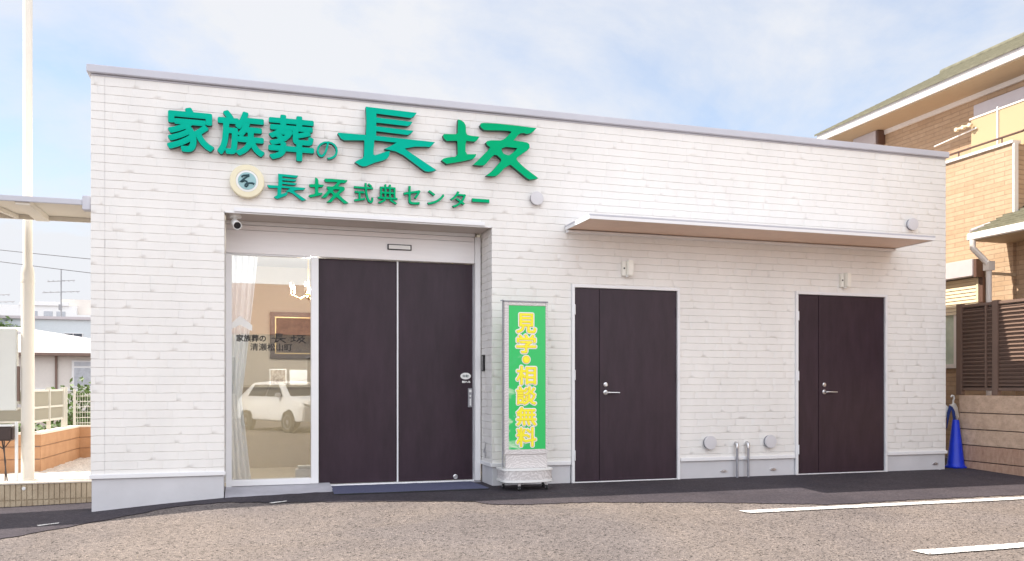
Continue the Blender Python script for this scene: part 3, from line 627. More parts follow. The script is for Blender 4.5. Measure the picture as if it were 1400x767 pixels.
s2 = thing('sign_lettering', (2.6, 0, 2.83), 'smaller row of green raised characters between the emblem and the round vent', 'sign')
cho((1.535, 2.833, 1.896, 3.076), -.052, .035).build('character', [M['green'], M['green_side']], s2, fix=False)
saka((1.919, 2.829, 2.301, 3.064), -.052, .035).build('character', [M['green2'], M['green_side']], s2, fix=False)
for ch, bx, bo in (('式', (2.355, 2.851, 2.546, 3.046), .0022), ('典', (2.59, 2.852, 2.785, 3.048), .0020), ('セ', (2.847, 2.865, 3.018, 3.047), .0025), ('ン', (3.089, 2.874, 3.263, 3.02), .0025), ('タ', (3.327, 2.861, 3.49, 3.029), .0025), ('ー', (3.555, 2.931, 3.737, 2.968), .0)):
    g = glyphs(ch, bx, -.052, .035, bo); g.build('character', [M['green2'], M['green_side']], s2, fix=False)
em = thing('emblem_disc', (1.352, 0, 2.98), 'round cream emblem with a dark curly mark left of the small green lettering', 'emblem')
MB().lathe((1.352, 0, 2.982), (0, -1, 0), [(.150, 0), (.157, .01), (.157, .060), (.150, .066), (.105, .067), (.102, .062)], n=48).build('disc', M['cream'], em, smooth=30)
MB().lathe((1.352, -.0625, 2.982), (0, -1, 0), [(.1018, 0), (.1015, .003)], n=40).build('white_face', M['white'], em, smooth=30)
MB().lathe((1.352, -.0660, 2.982), (0, -1, 0), [(.083, 0), (.082, .003)], n=40).build('inner_field', M['teal_pale'], em, smooth=30)
mk = MB(); ms = 0.00082
pts = [(170,198),(162,188),(178,178),(215,172),(243,166),(242,178),(215,190),(190,212),(165,235),(145,252),(165,250),(190,236),(212,240),(226,262),(226,288),(212,304),(198,298),(200,278),(222,262),(252,260),(280,258),(296,262),(284,274)]
mk.tube([(1.352+(x-220)*ms, -.071, 2.982-(z-237)*ms) for x, z in pts], .0085, n=8)
mk.build('curly_mark', M['teal_dark'], em, smooth=60)

# ------------------------------------------------------------------ fittings on the facade
for x, z, r, lab in ((4.261, 3.015, .072, 'round pale vent cap just right of the green lettering'), (9.123, 3.02, .076, 'round pale vent cap high at the right end of the facade'), (6.324, .405, .078, 'round pale vent cap low on the wall beside the left brown steel door'), (7.108, .403, .076, 'round pale vent cap low on the wall between the pipes and the right steel door')):
    v = thing('vent_cap', (x, 0, z), lab, 'vent', 'round vent caps on the white facade')
    MB().lathe((x, .0, z), (0, -1, 0), [(r*.8, 0), (r*.8, .028), (r*.97, .030), (r, .034), (r, .044), (r*.96, .049), (r*.5, .051), (.002, .052)], n=36).build('cover', M['vent'], v, smooth=30)
    MB().lathe((x, .0, z), (0, -1, 0), [(r*.92, .0), (r*.92, .006)], n=32).build('flange', M['zinc'], v, smooth=30)
for x, z, lab in ((5.30, 2.322, 'ivory wall lamp box above the left brown steel door'), (8.132, 2.296, 'ivory wall lamp box above the right brown steel door')):
    v = thing('wall_lamp', (x, 0, z), lab, 'lamp', 'ivory lamps above the steel doors')
    MB().box(x-.055, x-.012, -.035, .0, z-.08, z+.078).build('back_box', M['ivory'], v, bevel=.004)
    MB().box(x-.010, x+.055, -.085, .0, z-.082, z+.086).build('lamp_head', M['ivory'], v, bevel=.008)
    MB().lathe((x-.005, -.045, z-.080), (0, 0, -1), [(.018, 0), (.018, .012), (.012, .018), (.003, .018)], n=16).build('sensor_eye', M['white'], v, smooth=40)
    MB().lathe((x-.034, -.036, z+.0), (0, -1, 0), [(.010, 0), (.008, .004)], n=12).build('button', M['black'], v)
for x, lab in ((6.663, 'left of two thin grey pipes rising from the ground to the wall'), (6.807, 'right of two thin grey pipes rising from the ground to the wall')):
    v = thing('drain_pipe', (x, -.045, 0), lab, 'pipe', 'thin grey pipes between the steel doors')
    MB().tube([(x, -.045, -.05), (x, -.045, .352)], .0135, n=14).build('pipe', M['zinc'], v, smooth=40)
    MB().tube([(x, -.045, .335), (x, -.045, .372), (x, -.038, .388), (x, -.022, .394), (x, .003, .394)], [.018, .0185, .019, .0185, .018], n=14).build('elbow', M['steel'], v, smooth=50)
for x, lab in ((6.52, 'bent anchor plate on the foundation left of the pipes'), (7.17, 'bent anchor plate on the foundation right of the pipes'), (9.50, 'bent anchor plate at the right end of the foundation')):
    v = MB(); z = .075
    v.prism([(x-.045, z), (x-.02, z+.012), (x, z+.022), (x+.02, z+.012), (x+.045, z), (x+.02, z-.010), (x-.02, z-.010)], -.006, .004)
    v.lathe((x, -.006, z+.003), (0, -1, 0), [(.011, 0), (.009, .006)], n=12)
    tag(v.build('anchor_plate', M['steel'], loc=(x, 0, z)), lab, 'plate', 'metal plates on the foundation')
# camera in the recess
c = thing('security_camera', (1.245, .12, 2.69), 'small white security camera under the recess soffit above the side window', 'camera')
MB().lathe((1.245, .13, 2.69), (0, 0, -1), [(.056, 0), (.056, .022), (.050, .028), (.02, .030)], n=28).build('base', M['white'], c, smooth=35)
MB().tube([(1.24, .13, 2.665), (1.236, .125, 2.62), (1.240, .10, 2.60)], .020, n=14).build('arm', M['white'], c, smooth=50)
d0 = Vector((.16, -.86, -.34)).normalized(); p0 = Vector((1.236, .14, 2.625))
MB().lathe(p0, d0, [(.028, 0), (.036, .008), (.036, .150), (.040, .152), (.040, .166), (.034, .166), (.033, .156)], n=28).build('body', M['white'], c, smooth=35)
MB().lathe(p0+d0*.156, d0, [(.0325, 0), (.0325, .003), (.012, .004), (.011, .002)], n=24).build('lens', M['black'], c, smooth=35)
# intercom on the right reveal
ic = thing('intercom', (3.775, .30, 1.29), 'small black intercom on the recess side wall beside the entrance door', 'intercom')
MB().box(3.757, 3.778, .255, .335, 1.20, 1.375).build('body', M['black'], ic, bevel=.004)
MB().box(3.754, 3.7565, .287, .300, 1.215, 1.36).build('trim', M['steel'], ic)
# house number on the right reveal
fo = MB(); zc = .34
for a, bb in (((.20, zc+.10), (.275, zc-.005)), ((.275, zc-.005), (.185, zc-.005)), ((.215, zc+.06), (.215, zc-.06))):
    fo.beam((3.768, a[0], a[1]), (3.768, bb[0], bb[1]), .012, .008, up=(1, 0, 0))
tag(fo.build('door_number', M['steel'], loc=(3.77, .23, zc)), 'thin metal numeral four low on the recess side wall', 'number')

# door mat
mt = MB(); nx, ny = 30, 8; top = []
def matp(u, v): y = -.24+v*.61; return (2.175+u*(3.655-2.175)+v*(-.01)+(1-v)*.06*(u-.5), y, interp(2.2+u*1.4, GX, GZ)+.03*min(y, 0)+.020)
for j in range(ny+1):
    for i in range(nx+1): x, y, z = matp(i/nx, j/ny); mt.v.append((x, y, z+random.uniform(-.001, .001)))
for j in range(ny):
    for i in range(nx): a = j*(nx+1)+i; mt.f.append([a, a+1, a+nx+2, a+nx+1]); mt.m.append(0)
k = len(mt.v)
for j in range(ny+1):
    for i in range(nx+1): x, y, z = matp(i/nx, j/ny); mt.v.append((x, y, z-.012))
ring = [i for i in range(nx+1)]+[j*(nx+1)+nx for j in range(1, ny+1)]+[ny*(nx+1)+i for i in range(nx-1, -1, -1)]+[j*(nx+1) for j in range(ny-1, 0, -1)]
for a, bb in zip(ring, ring[1:]+ring[:1]): mt.f.append([a, bb, bb+k, a+k]); mt.m.append(1)
tag(mt.build('door_mat', [M['mat'], M['rubber']], loc=(2.9, .13, 0)), 'long blue-grey carpet mat lying before the entrance doors', 'mat')

# ------------------------------------------------------------------ banner stand
bs = thing('banner_stand', (4.04, -.30, 0), 'upright banner stand with green poster and yellow characters on a marbled base', 'banner stand')
yF = -.35
q = MB(); q.box(3.806, 3.852, yF-.012, yF+.03, .355, 1.885).box(4.243, 4.266, yF-.012, yF+.03, .355, 1.885).box(3.852, 4.243, yF-.012, yF+.03, 1.852, 1.885).box(3.852, 4.243, yF-.012, yF+.03, .355, .405)
q.build('marbled_frame', M['marble'], bs, bevel=.004)
MB().box(3.800, 4.270, yF-.016, yF+.034, 1.886, 1.900).build('top_bar', M['zinc'], bs, bevel=.003)
q = MB()
q.tube([(3.803, yF+.04, 1.91), (3.803, yF+.04, 1.0), (3.803, yF+.04, .2)], .007, n=8).tube([(4.268, yF+.05, 1.89), (4.268, yF+.05, .2)], .007, n=8).tube([(3.803, yF+.04, 1.905), (3.780, yF+.04, 1.90)], .006, n=8)
q.build('side_rod', M['zinc'], bs, smooth=40)
film = MB().box(3.8525, 4.2425, yF-.006, yF+.004, .4055, 1.8515).build('poster', M['banner'], bs)
cs = (('見', 1.574, 1.775), ('学', 1.372, 1.564), ('・', 1.277, 1.343), ('相', 1.056, 1.247), ('談', .853, 1.041), ('無', .643, .832), ('料', .430, .628))
for ch, z0, z1 in cs:
    w = .04 if ch == '・' else .105; cx = 4.036; e = .018
    if ch == '・':
        for k, (r, m) in enumerate(((.048, 'white'), (.040, 'orange_edge'), (.034, 'yellow'))):
            MB().lathe((cx, yF-.0065-.0018*k, (z0+z1)/2), (0, -1, 0), [(r, 0), (r, .0015)], n=24).build('print_mark', M[m], film)
        continue
    glyphs(ch, (cx-w-.014, z0-.011, cx+w+.014, z1+.011), yF-.0090, .001, .017).build('print_mark', [M['white'], M['white']], film, fix=False)
    glyphs(ch, (cx-w-.002, z0-.001, cx+w+.002, z1+.001), yF-.0110, .001, .0068).build('print_mark', [M['orange_edge'], M['orange_edge']], film, fix=False)
    glyphs(ch, (cx-w+.002, z0+.003, cx+w-.002, z1-.003), yF-.0130, .001, .0035).build('print_mark', [M['yellow'], M['yellow']], film, fix=False)
MB().box(3.82, 4.262, yF-.004, yF+.03, .2155, .353).build('pedestal', M['marble'], bs, bevel=.004)
def dshape(x0, x1, yb, yfr, n=14):
    cx, hw = (x0+x1)/2, (x1-x0)/2
    return [(x0, yb), (x1, yb)]+[(cx+hw*math.cos(math.pi*k/n), yfr+.0-(.10)*math.sin(math.pi*k/n)**.8) for k in range(n+1)]
def dprism(poly, z0, z1, mi=0):
    mb = MB(); n = len(poly); mb.add([(x, y, z0) for x, y in poly]+[(x, y, z1) for x, y in poly], [list(range(n))[::-1], list(range(n, 2*n))]+[[i, (i+1)%n, n+(i+1)%n, n+i] for i in range(n)], mi); return mb
dprism(dshape(3.795, 4.305, yF+.20, yF), .105, .195).build('water_base', M['marble'], bs, smooth=35)
q = dprism(dshape(3.785, 4.315, yF+.21, yF-.006), .196, .214); r = dprism(dshape(3.785, 4.315, yF+.21, yF-.006), .080, .104); q.add(r.v, r.f)
q.build('base_rim', M['white'], bs, smooth=35)
MB().box(3.80, 4.30, yF-.02, yF+.18, .070, .079).build('under_plate', M['black'], bs)
for x, y in ((3.84, yF+.14), (3.945, yF-.06), (4.245, yF-.03), (4.27, yF+.15)):
    w = MB(); zb = gz(x, y)+.008
    w.lathe((x-.011, y, zb+.024), (1, 0, 0), [(.018, 0), (.024, .003), (.024, .019), (.018, .022)], n=18)
    o = w.build('castor', M['rubber'], bs, smooth=40)
    w = MB(); w.lathe((x-.014, y, zb+.024), (1, 0, 0), [(.010, 0), (.010, .028)], n=12).box(x-.013, x+.013, y-.004, y+.012, zb+.045, .070); w.build('fork', M['steel'], o)

# ------------------------------------------------------------------ things inside the reception
cu = MB(); nu, nv = 40, 30
ZC = [.06, .57, .91, 1.25, 1.87, 2.40]; XR = [1.395, 1.340, 1.300, 1.340, 1.408, 1.462]
for j in range(nv+1):
    z = .06+(2.38-.06)*j/nv; xr = interp(z, ZC, XR); xl = 1.12
    for i in range(nu+1):
        u = i/nu; amp = .022*(1-.5*math.exp(-((z-.91)/.3)**2)); cu.v.append((xl+(xr-xl)*u, .60+amp*math.sin(u*34+.4*math.sin(z*2.0))+.006*math.sin(u*71+z), z))
for j in range(nv):
    for i in range(nu): a = j*(nu+1)+i; cu.f.append([a, a+1, a+nu+2, a+nu+1]); cu.m.append(0)
tag(cu.build('curtain', M['curtain'], loc=(1.25, .6, 0), fix=False, smooth=80), 'white voile curtain gathered at the left of the side window', 'curtain')
ct = thing('reception_counter', (2.0, 2.6, .03), 'pale beige reception counter inside the side window', 'counter')
MB().box(1.05, 3.6, 2.45, 3.0, .03, 1.02).build('counter_body', M['counter'], ct, bevel=.004)
MB().box(1.02, 3.65, 2.40, 3.05, 1.021, 1.055).build('counter_top', M['room_floor'], ct, bevel=.004)
pf = thing('picture_frame', (1.9, 4.38, 1.7), 'dark framed painting hanging on the beige back wall', 'picture')
q = MB(); x0, x1, z0, z1 = 1.68, 2.48, 1.44, 2.12
for bxx in ((x0, x1, z0, z0+.07), (x0, x1, z1-.07, z1), (x0, x0+.07, z0+.07, z1-.07), (x1-.07, x1, z0+.07, z1-.07)): q.box(bxx[0], bxx[1], 4.345, 4.398, bxx[2], bxx[3])
q.build('moulding', M['frame_dark'], pf, bevel=.006)
MB().box(x0+.07, x1-.07, 4.375, 4.395, z0+.07, z1-.07).build('canvas', M['canvas'], pf)
q = MB()
for bxx in ((x0+.07, x1-.07, z0+.07, z0+.085), (x0+.07, x1-.07, z1-.085, z1-.07), (x0+.07, x0+.085, z0+.085, z1-.085), (x1-.085, x1-.07, z0+.085, z1-.085)): q.box(bxx[0], bxx[1], 4.355, 4.374, bxx[2], bxx[3])
q.build('gilt_slip', M['gold'], pf)
def card(x, w, h, mat, label, name, cat):
    o = thing(name, (x, 2.62, 1.056), label, cat)
    MB().obox((x, 2.62, 1.056+h/2), (w/2, 0, 0), (0, .006, 0), (0, .02, h/2)).build('board', M['white'], o)
    if mat: MB().obox((x, 2.609, 1.056+h/2), (w/2-.012, 0, 0), (0, .003, 0), (0, .018, h/2-.012)).build('print', mat, o)
M['photo_print'] = material('spotted_photo_print', (0.10, 0.06, 0.04), 0.5, vscale=24, color2=(0.65, 0.58, 0.48))
card(1.73, .205, .20, M['photo_print'], 'small photo panel standing on the counter behind the glass', 'photo_panel', 'panel')
card(1.98, .215, .19, None, 'white card standing at the right on the counter', 'display_card', 'card')
pb = thing('tissue_box', (1.93, .95, .03), 'small white box on the floor inside the window corner', 'box')
MB().box(1.85, 2.02, .86, 1.02, .03, .150).build('box_body', M['white'], pb, bevel=.006)
MB().box(1.875, 2.03, .88, 1.0, .1505, .185).build('box_lid', M['cream_board'], pb, bevel=.005)
ch = thing('chandelier', (2.05, 2.0, 2.78), 'small chandelier with lit candle bulbs seen through the side window', 'chandelier')
q = MB(); cx, cy = 2.06, 2.0
q.tube([(cx, cy, 2.78), (cx, cy, 2.16)], .008, n=8).lathe((cx, cy, 2.18), (0, 0, -1), [(.01, 0), (.03, .03), (.012, .06), (.02, .08), (.003, .11)], n=14)
bl = MB(); cd = MB()
for k in range(6):
    a = 2*math.pi*k/6+.3; ex, ey = cx+.22*math.cos(a), cy+.22*math.sin(a)
    q.tube([(cx, cy, 2.14), (cx+.11*math.cos(a), cy+.11*math.sin(a), 2.09), (ex, ey, 2.13), (ex, ey, 2.165)], .006, n=6)
    cd.lathe((ex, ey, 2.165), (0, 0, 1), [(.012, 0), (.011, .05)], n=10)
    bl.lathe((ex, ey, 2.216), (0, 0, 1), [(.006, 0), (.015, .015), (.013, .03), (.003, .055)], n=10)
q.build('arms', M['gold'], ch, smooth=50); cd.build('candle', M['white'], ch, smooth=50); bl.build('bulb', M['bulb'], ch, smooth=60)
for k, (lx, ly, lz, en) in enumerate(((cx, cy, 2.22, 62),)):
    l = bpy.data.lights.new('chandelier_light', 'POINT'); l.energy = en; l.color = (1, .95, .87); l.shadow_soft_size = .03
    lo = bpy.data.objects.new('chandelier_light', l); COL.objects.link(lo); lo.parent = ch; lo.location = Vector((lx, ly, lz))-Vector((2.05, 2.0, 2.78))

# ------------------------------------------------------------------ right side: block wall, louvre fence, cone, hanger
bw = thing('block_wall', (10.06, -2, 0), 'low wall of brown split-faced concrete blocks beside the right end of the hall', 'wall')
tops = [-.30, .095, .295, .495, .70, .925]
for i in range(5):
    q = MB(); y = .134
    while y > -7:
        L = 8.0; off = random.uniform(-.003, .003)
        q.box(10.0+off, 10.12, max(y-L, -7)+.0015, y-.0015, tops[i]+(.010 if i else 0), tops[i+1]); y -= L
    q.build('block_course', M['split_b'] if i < 2 else M['split_a'], bw, bevel=.006)
MB().box(10.012, 10.11, -6.99, .125, -.3, .92).build('mortar_core', M['rubber'], bw)
lf = thing('louvre_fence', (10.05, -2, .93), 'tall brown louvred privacy fence standing on the block wall', 'fence')
q = MB()
def post(y): MB().box(10.02, 10.085, y-.042, y+.042, .93, 2.085).build('post', M['louvre'], lf, bevel=.004)
post(.160); post(-.388); post(-2.39); post(-4.39)
q.box(10.03, 10.075, -.345, .117, .985, 1.02).box(10.03, 10.075, -.345, .117, 2.035, 2.07).box(10.028, 10.078, -.262, -.232, 1.021, 2.034)
q.box(10.03, 10.075, -2.347, -.431, .985, 1.02).box(10.03, 10.075, -2.347, -.431, 2.035, 2.07).box(10.03, 10.075, -4.347, -2.433, .985, 1.02).box(10.03, 10.075, -4.347, -2.433, 2.035, 2.07)
q.build('rails', M['louvre'], lf, bevel=.003)
for (ya, yb) in ((.117, -.231), (-.263, -.345), (-.431, -2.347), (-2.433, -4.347)):
    q = MB(); n = 20
    for i in range(n):
        z = 1.045+i*(2.02-1.045)/n; q.obox((10.052, (ya+yb)/2, z+.012), (.017, 0, .014), (0, (ya-yb)/2-.004, 0), (-.003, 0, .004))
        q.box(10.0475, 10.0525, yb+.004, ya-.004, z+.030, z+.040)
    q.build('slats', M['louvre'], lf)
    MB().box(10.069, 10.072, yb+.002, ya-.002, 1.021, 2.034).build('backing', M['brown_box'], lf)
tcn_ = thing('traffic_cone', (9.915, .10, 0), 'tall blue traffic cone standing in the gap between the hall and the block wall', 'cone')
zb = gz(9.9, .1)+.006
MB().lathe((9.915, .10, zb), (0, 0, 1), [(.112, .0), (.113, .02), (.106, .03), (.100, .05), (.040, .585), (.038, .60), (.034, .602), (.030, .59)], n=36).build('cone_body', M['blue'], tcn_, smooth=40)
MB().box(9.80, 9.99, -.01, .21, zb, zb+.018).build('cone_base', M['blue'], tcn_, bevel=.005)
rp = MB()
for k in range(6):
    o = k*.012; rp.tube([(9.905+o*.5, .235+o*.1, .50+.02*k), (9.915+o*.6, .23, .70), (9.94+o*.7, .225-o*.1, .79-o*.3), (9.975+o*.55, .22-o*.15, .74-o*.5), (10.0+o*.5, .22-o*.1, .60-o*.3), (10.005+o*.4, .225, .40)], .006, n=8)
tag(rp.build('rope_coil', M['blue_rope'], loc=(9.96, .23, .7), smooth=60), 'loops of blue rope hung behind the blue cone', 'rope')
hg = MB()
hg.tube([(10.035, .26, .80), (10.035, .26, .855), (10.050, .26, .885), (10.040, .26, .915), (10.015, .26, .92), (9.998, .26, .90)], .011, n=10)
hg.prism([(9.985, .80), (10.06, .82), (10.10, .76), (10.12, .64), (10.09, .60), (10.05, .70), (9.99, .76)], .25, .275)
hg.prism([(9.905, .80), (9.945, .775), (9.955, .72), (9.935, .65), (9.91, .63)], .25, .275)
tag(hg.build('plastic_hanger', M['white'], loc=(10.03, .26, .8), smooth=40), 'white plastic hook hanger above the blue cone', 'hanger')

# ------------------------------------------------------------------ brick house on the right
HX = 11.2; UX = 11.8
hs = thing('brick_house', (14.0, -2, 0), 'two-storey house with orange brick cladding, olive tiled roof and white gutters', 'house')
MB().box(HX, UX+.2, .418, 4.1, -.2, 4.31).build('lower_wall', M['house_brick'], hs)
MB().box(HX+.05, UX+.2, -8, .4175, -.2, 3.25).build('porch_wall', M['house_brick'], hs)
MB().box(UX, 17.4, -8, 4.2, 3.2, 5.52).build('upper_wall', M['house_brick'], hs)
MB().box(UX+.2, 17.4, -8, 4.15, -.2, 3.2).build('rear_wall', M['house_brick_x'], hs)
MB().box(HX-.03, HX+.12, .40, 4.12, 4.311, 4.352).build('parapet_cap', M['house_white'], hs, bevel=.004)
MB().box(HX-.014, HX+.06, .385, .4165, 3.05, 4.31).build('corner_trim', M['house_white'], hs, bevel=.003)
MB().box(HX+.5, UX-.002, -2.6, .4, 3.0, 4.30).build('return_wall', M['house_brick_x'], hs)
q = MB(); q.tube([(HX+.03, 4.1, 4.44), (HX+.03, .30, 4.445), (HX+.05, .0, 4.52), (HX+.05, -2.5, 4.53)], .016, n=8)
for y in (3.6, 2.9, 2.1, 1.36, .62): q.tube([(HX+.03, y, 4.35), (HX+.03, y, 4.44)], .010, n=6)
q.build('handrail', M['brown_trim'], hs, smooth=50)
MB().box(HX+.32, HX+.332, -3, 1.42, 4.36, 4.95).build('balcony_panel', M['amber_panel'], hs)
q = MB(); q.box(HX+.31, HX+.345, -3, 1.45, 4.951, 4.975)
for y in (.95, .28, -.5, -1.3): q.box(HX+.30, HX+.3195, y-.012, y+.012, 4.36, 5.0)
q.build('panel_frame', M['house_white'], hs)
MB().tube([(HX+.30, 2.1, 4.74), (HX+.30, 1.3, 4.80)], .012, n=8).build('drying_pole', M['house_white'], hs)
q = MB(); q.tube([(HX+.25, 1.62, 4.86), (HX+.25, 1.34, 4.86)], .018, n=8)
for y in (1.62, 1.5, 1.38): q.lathe((HX+.23, y, 4.86), (1, 0, 0), [(.03, 0), (.03, .05)], n=12)
q.build('pole_bracket', M['shutter'], hs)
def shutter(x, y0, y1, z0, z1, zb, nm='window_shutter'):
    o = MB().box(x-.16, x-.001, y0, y1, z0, z1).build(nm, M['lavender'], hs, bevel=.008)
    MB().box(x-.15, x-.002, y0-.055, y0-.002, z0-.02, z1-.005).build('end_cap', M['brown_trim'], o, bevel=.004)
    if zb is not None:
        s = MB(); z = z0-.01
        while z > zb: s.obox((x-.05, (y0+y1)/2, z-.025), (.004, 0, 0), (0, (y1-y0)/2-.04, 0), (.006, 0, .024)); z -= .05
        s.box(x-.062, x-.002, y0, y0+.036, zb, z0-.002).box(x-.062, x-.002, y1-.036, y1, zb, z0-.002); s.build('slats', M['shutter'], o)
    return o
shutter(UX, -2.2, 1.50, 4.98, 5.20, 4.4)
shutter(UX, 3.55, 4.12, 5.20, 5.42, 4.5)
shutter(HX, .93, 2.6, 2.58, 2.82, 2.12)
MB().box(HX-.055, HX-.005, .86, .925, 1.25, 2.56).build('shutter_post', M['brown_trim'], hs)
wv = MB(); wv.box(HX-.05, HX-.004, 1.32, 2.6, 1.30, 1.36).box(HX-.05, HX-.004, 1.32, 1.375, 1.36, 2.10).box(HX-.05, HX-.004, 1.32, 2.6, 2.10, 2.118)
wf = wv.build('window', M['house_white'], hs)
MB().box(HX-.03, HX-.006, 1.375, 2.6, 1.361, 2.099).build('pane', M['frost_green'], wf)
# main roof
ex, ez = HX+.0, 5.43; y0, y1 = -8.5, 4.51
MB().box(ex-.02, ex+.02, y0, y1, ez+.0, ez+.13).build('fascia', M['house_white'], hs, bevel=.004)
MB().box(ex+.021, UX+.02, y0, y1-.01, ez-.01, ez+.012).build('soffit', M['house_soffit'], hs)
MB().box(UX-.03, UX-.001, -8, 4.2, ez-.085, ez-.011).build('frieze', M['house_white'], hs)
rf = MB(); rx, rz = 14.05, 7.02; n = 24
for i in range(n):
    a, c_ = i/n, (i+1)/n
    xa, za_ = ex-.05+(rx-ex+.05)*a, ez+.13+(rz-ez-.13)*a; xb, zb_ = ex-.05+(rx-ex+.05)*c_, ez+.13+(rz-ez-.13)*c_
    rf.add([(xa, y0, za_+.02), (xa, y1+.03, za_+.02), (xb, y1+.03, zb_-.012), (xb, y0, zb_-.012), (xa, y0, za_-.015), (xa, y1+.03, za_-.015)], [(0, 1, 2, 3), (4, 5, 1, 0)])
rf.add([(rx, y0, rz), (rx, y1, rz), (rx+2.9, y1, ez+.13), (rx+2.9, y0, ez+.13)], [(0, 1, 2, 3)])
rf.add([(ex, y1, ez+.1), (rx, y1, rz-.02), (rx+2.9, y1, ez+.1)], [(0, 1, 2)])
rf.add([(ex, y0, ez+.1), (rx, y0, rz-.02), (rx+2.9, y0, ez+.1)], [(0, 1, 2)])
rf.build('roof', M['house_roof'], hs)
MB().tube([(rx, y0, rz), (rx, y1+.05, rz)], .07, n=10).build('ridge_cap', M['house_roof'], hs, smooth=50)
# porch roof with gutter and downpipe
px0 = 10.62
q = MB(); n = 8
for i in range(n):
    a, c_ = i/n, (i+1)/n; xa, xb = px0-.02+(UX-.3-px0)*a, px0-.02+(UX-.3-px0)*c_; za_, zb_ = 3.09+.42*a, 3.09+.42*c_
    q.add([(xa, -4, za_+.018), (xa, .54, za_+.018), (xb, .54, zb_-.006), (xb, -4, zb_-.006), (xa, -4, za_-.01), (xa, .54, za_-.01)], [(0, 1, 2, 3), (4, 5, 1, 0)])
q.add([(px0, .53, 3.05), (UX-.3, .53, 3.47), (UX-.3, .53, 3.05)], [(0, 1, 2)])
pr = q.build('porch_roof', M['house_roof'], hs)
q = MB()
q.tube([(px0+.0, .55, 3.115), (px0+.55, .55, 3.31)], .030, n=8); q.build('verge_trim', M['lavender'], hs, smooth=50)
MB().box(px0-.05, px0+.0, -4, .58, 2.985, 3.085).build('gutter', M['house_white'], hs, bevel=.012)
MB().box(px0+.002, HX+.05, -4, .52, 2.975, 2.995).build('porch_soffit', M['house_soffit'], hs)
q = MB(); q.tube([(px0-.02, .50, 2.99), (px0-.02, .50, 2.88), (px0+.10, .45, 2.74), (10.78, .42, 2.66), (10.79, .42, 2.55), (10.79, .42, -.2)], [.040, .040, .040, .040, .036, .034], n=12)
q.box(10.74, 10.84, .37, .47, 2.58, 2.70); q.build('downpipe', M['house_white'], hs, smooth=50)
MB().box(10.826, HX+.04, .405, .417, 2.52, 2.56).build('pipe_bracket', M['house_soffit'], hs); MB().box(10.826, HX+.04, .405, .417, 1.9, 1.94).build('pipe_bracket', M['house_soffit'], hs)

# ------------------------------------------------------------------ left side: side roof, retaining wall, gravel, pole, planter wall, fence
sr = thing('side_roof', (-.05, .4, 2.69), 'flat cream side roof projecting from the left wall of the hall', 'side roof')
MB().box(-4.0, -.075, .03, .055, 2.685, 2.735).build('front_fascia', M['coping'], sr, bevel=.004)
MB().box(-4.0, -.075, .056, .85, 2.712, 2.730).build('roof_sheet', M['pole'], sr)
q = MB(); q.box(-.62, -.50, .057, .86, 2.66, 2.711).box(-4.0, -.075, .83, .86, 2.668, 2.7115); q.build('cross_beam', M['pole'], sr, bevel=.003)
q = MB(); q.beam((-.95, .06, 2.69), (-.78, .83, 2.69), .04, .035); q.build('brace', M['pole'], sr)
q = MB(); q.box(-.074, -.004, .02, .12, 2.64, 2.77).box(-.074, -.004, .7, .86, 2.66, 2.74); q.build('wall_bracket', M['coping'], sr, bevel=.006)

rt = thing('retaining_wall', (-2, .8, -.1), 'low tan ribbed retaining wall left of the hall foundation', 'wall')
q = MB(); x = -.012
while x > -6:
    w = .0475; q.box(x-w+.004, x, .74+random.uniform(-.003, .003), .88, -.055, .098); q.box(x-w+.004, x, .742+random.uniform(-.003, .003), .88, -.40, -.062); x -= w
q.build('ribbed_blocks', M['tan_rib'], rt, bevel=.003)
MB().box(-6, -.012, .752, .872, -.40, .096).build('core', M['tan_rib'], rt)
MB().box(-6, -.010, .725, .90, .0985, .116).build('cap', M['cap'], rt, bevel=.004)
MB().lathe((-.70, .742, .055), (0, -1, 0), [(.018, 0), (.016, .012), (.006, .014)], n=16).build('drain_plug', M['white'], rt, smooth=40)
gb = MB(); nx, ny = 120, 60
for j in range(ny+1):
    for i in range(nx+1):
        x, y = -6+6*i/nx, .89+(3.8-.89)*j/ny
        gb.v.append((x, y, .085+.02*random.random()+.05*max(0, (y-1.5)/2.2)*max(0, 1+x)))
for j in range(ny):
    for i in range(nx): a = j*(nx+1)+i; gb.f.append([a, a+1, a+nx+2, a+nx+1]); gb.m.append(0)
tag(gb.build('gravel_bed', M['gravel'], fix=False), kind='structure')

pl = thing('sign_pole', (-.745, 1.1, .08), 'tall cream steel pole rising past the side roof at the left', 'pole')
MB().lathe((-.745, 1.1, .05), (0, 0, 1), [(.060, 0), (.060, 2.12), (.055, 2.17), (.043, 2.20), (.043, 6.6)], n=28).build('shaft', M['pole'], pl, smooth=40)
MB().lathe((-.745, 1.1, 2.08), (0, 0, 1), [(.063, 0), (.063, .03)], n=28).build('collar', M['pole'], pl, smooth=40)
MB().lathe((-.745, 1.1, .05), (0, 0, 1), [(.11, 0), (.11, .03), (.07, .035)], n=28).build('base_flange', M['pole'], pl, smooth=40)
sbd = thing('sign_board', (-.95, 1.1, 1.2), 'blank cream board bracketed to the cream pole', 'sign board')
MB().box(-1.45, -.835, 1.06, 1.14, .80, 1.615).build('panel', M['cream_board'], sbd, bevel=.008)
MB().box(-1.0, -.992, 1.055, 1.0595, .80, 1.615).build('seam', M['far_brown'], sbd)
q = MB(); q.box(-.834, -.79, 1.08, 1.12, 1.56, 1.59).box(-.834, -.79, 1.08, 1.12, .83, .86); q.build('bracket', M['steel'], sbd)
MB().box(-.834, -.812, 1.06, 1.10, .89, 1.24).build('switch_box', M['far_brown'], sbd, bevel=.003)
wp = MB(); wp.box(-.838, -.812, 1.0, 1.025, .05, .69)
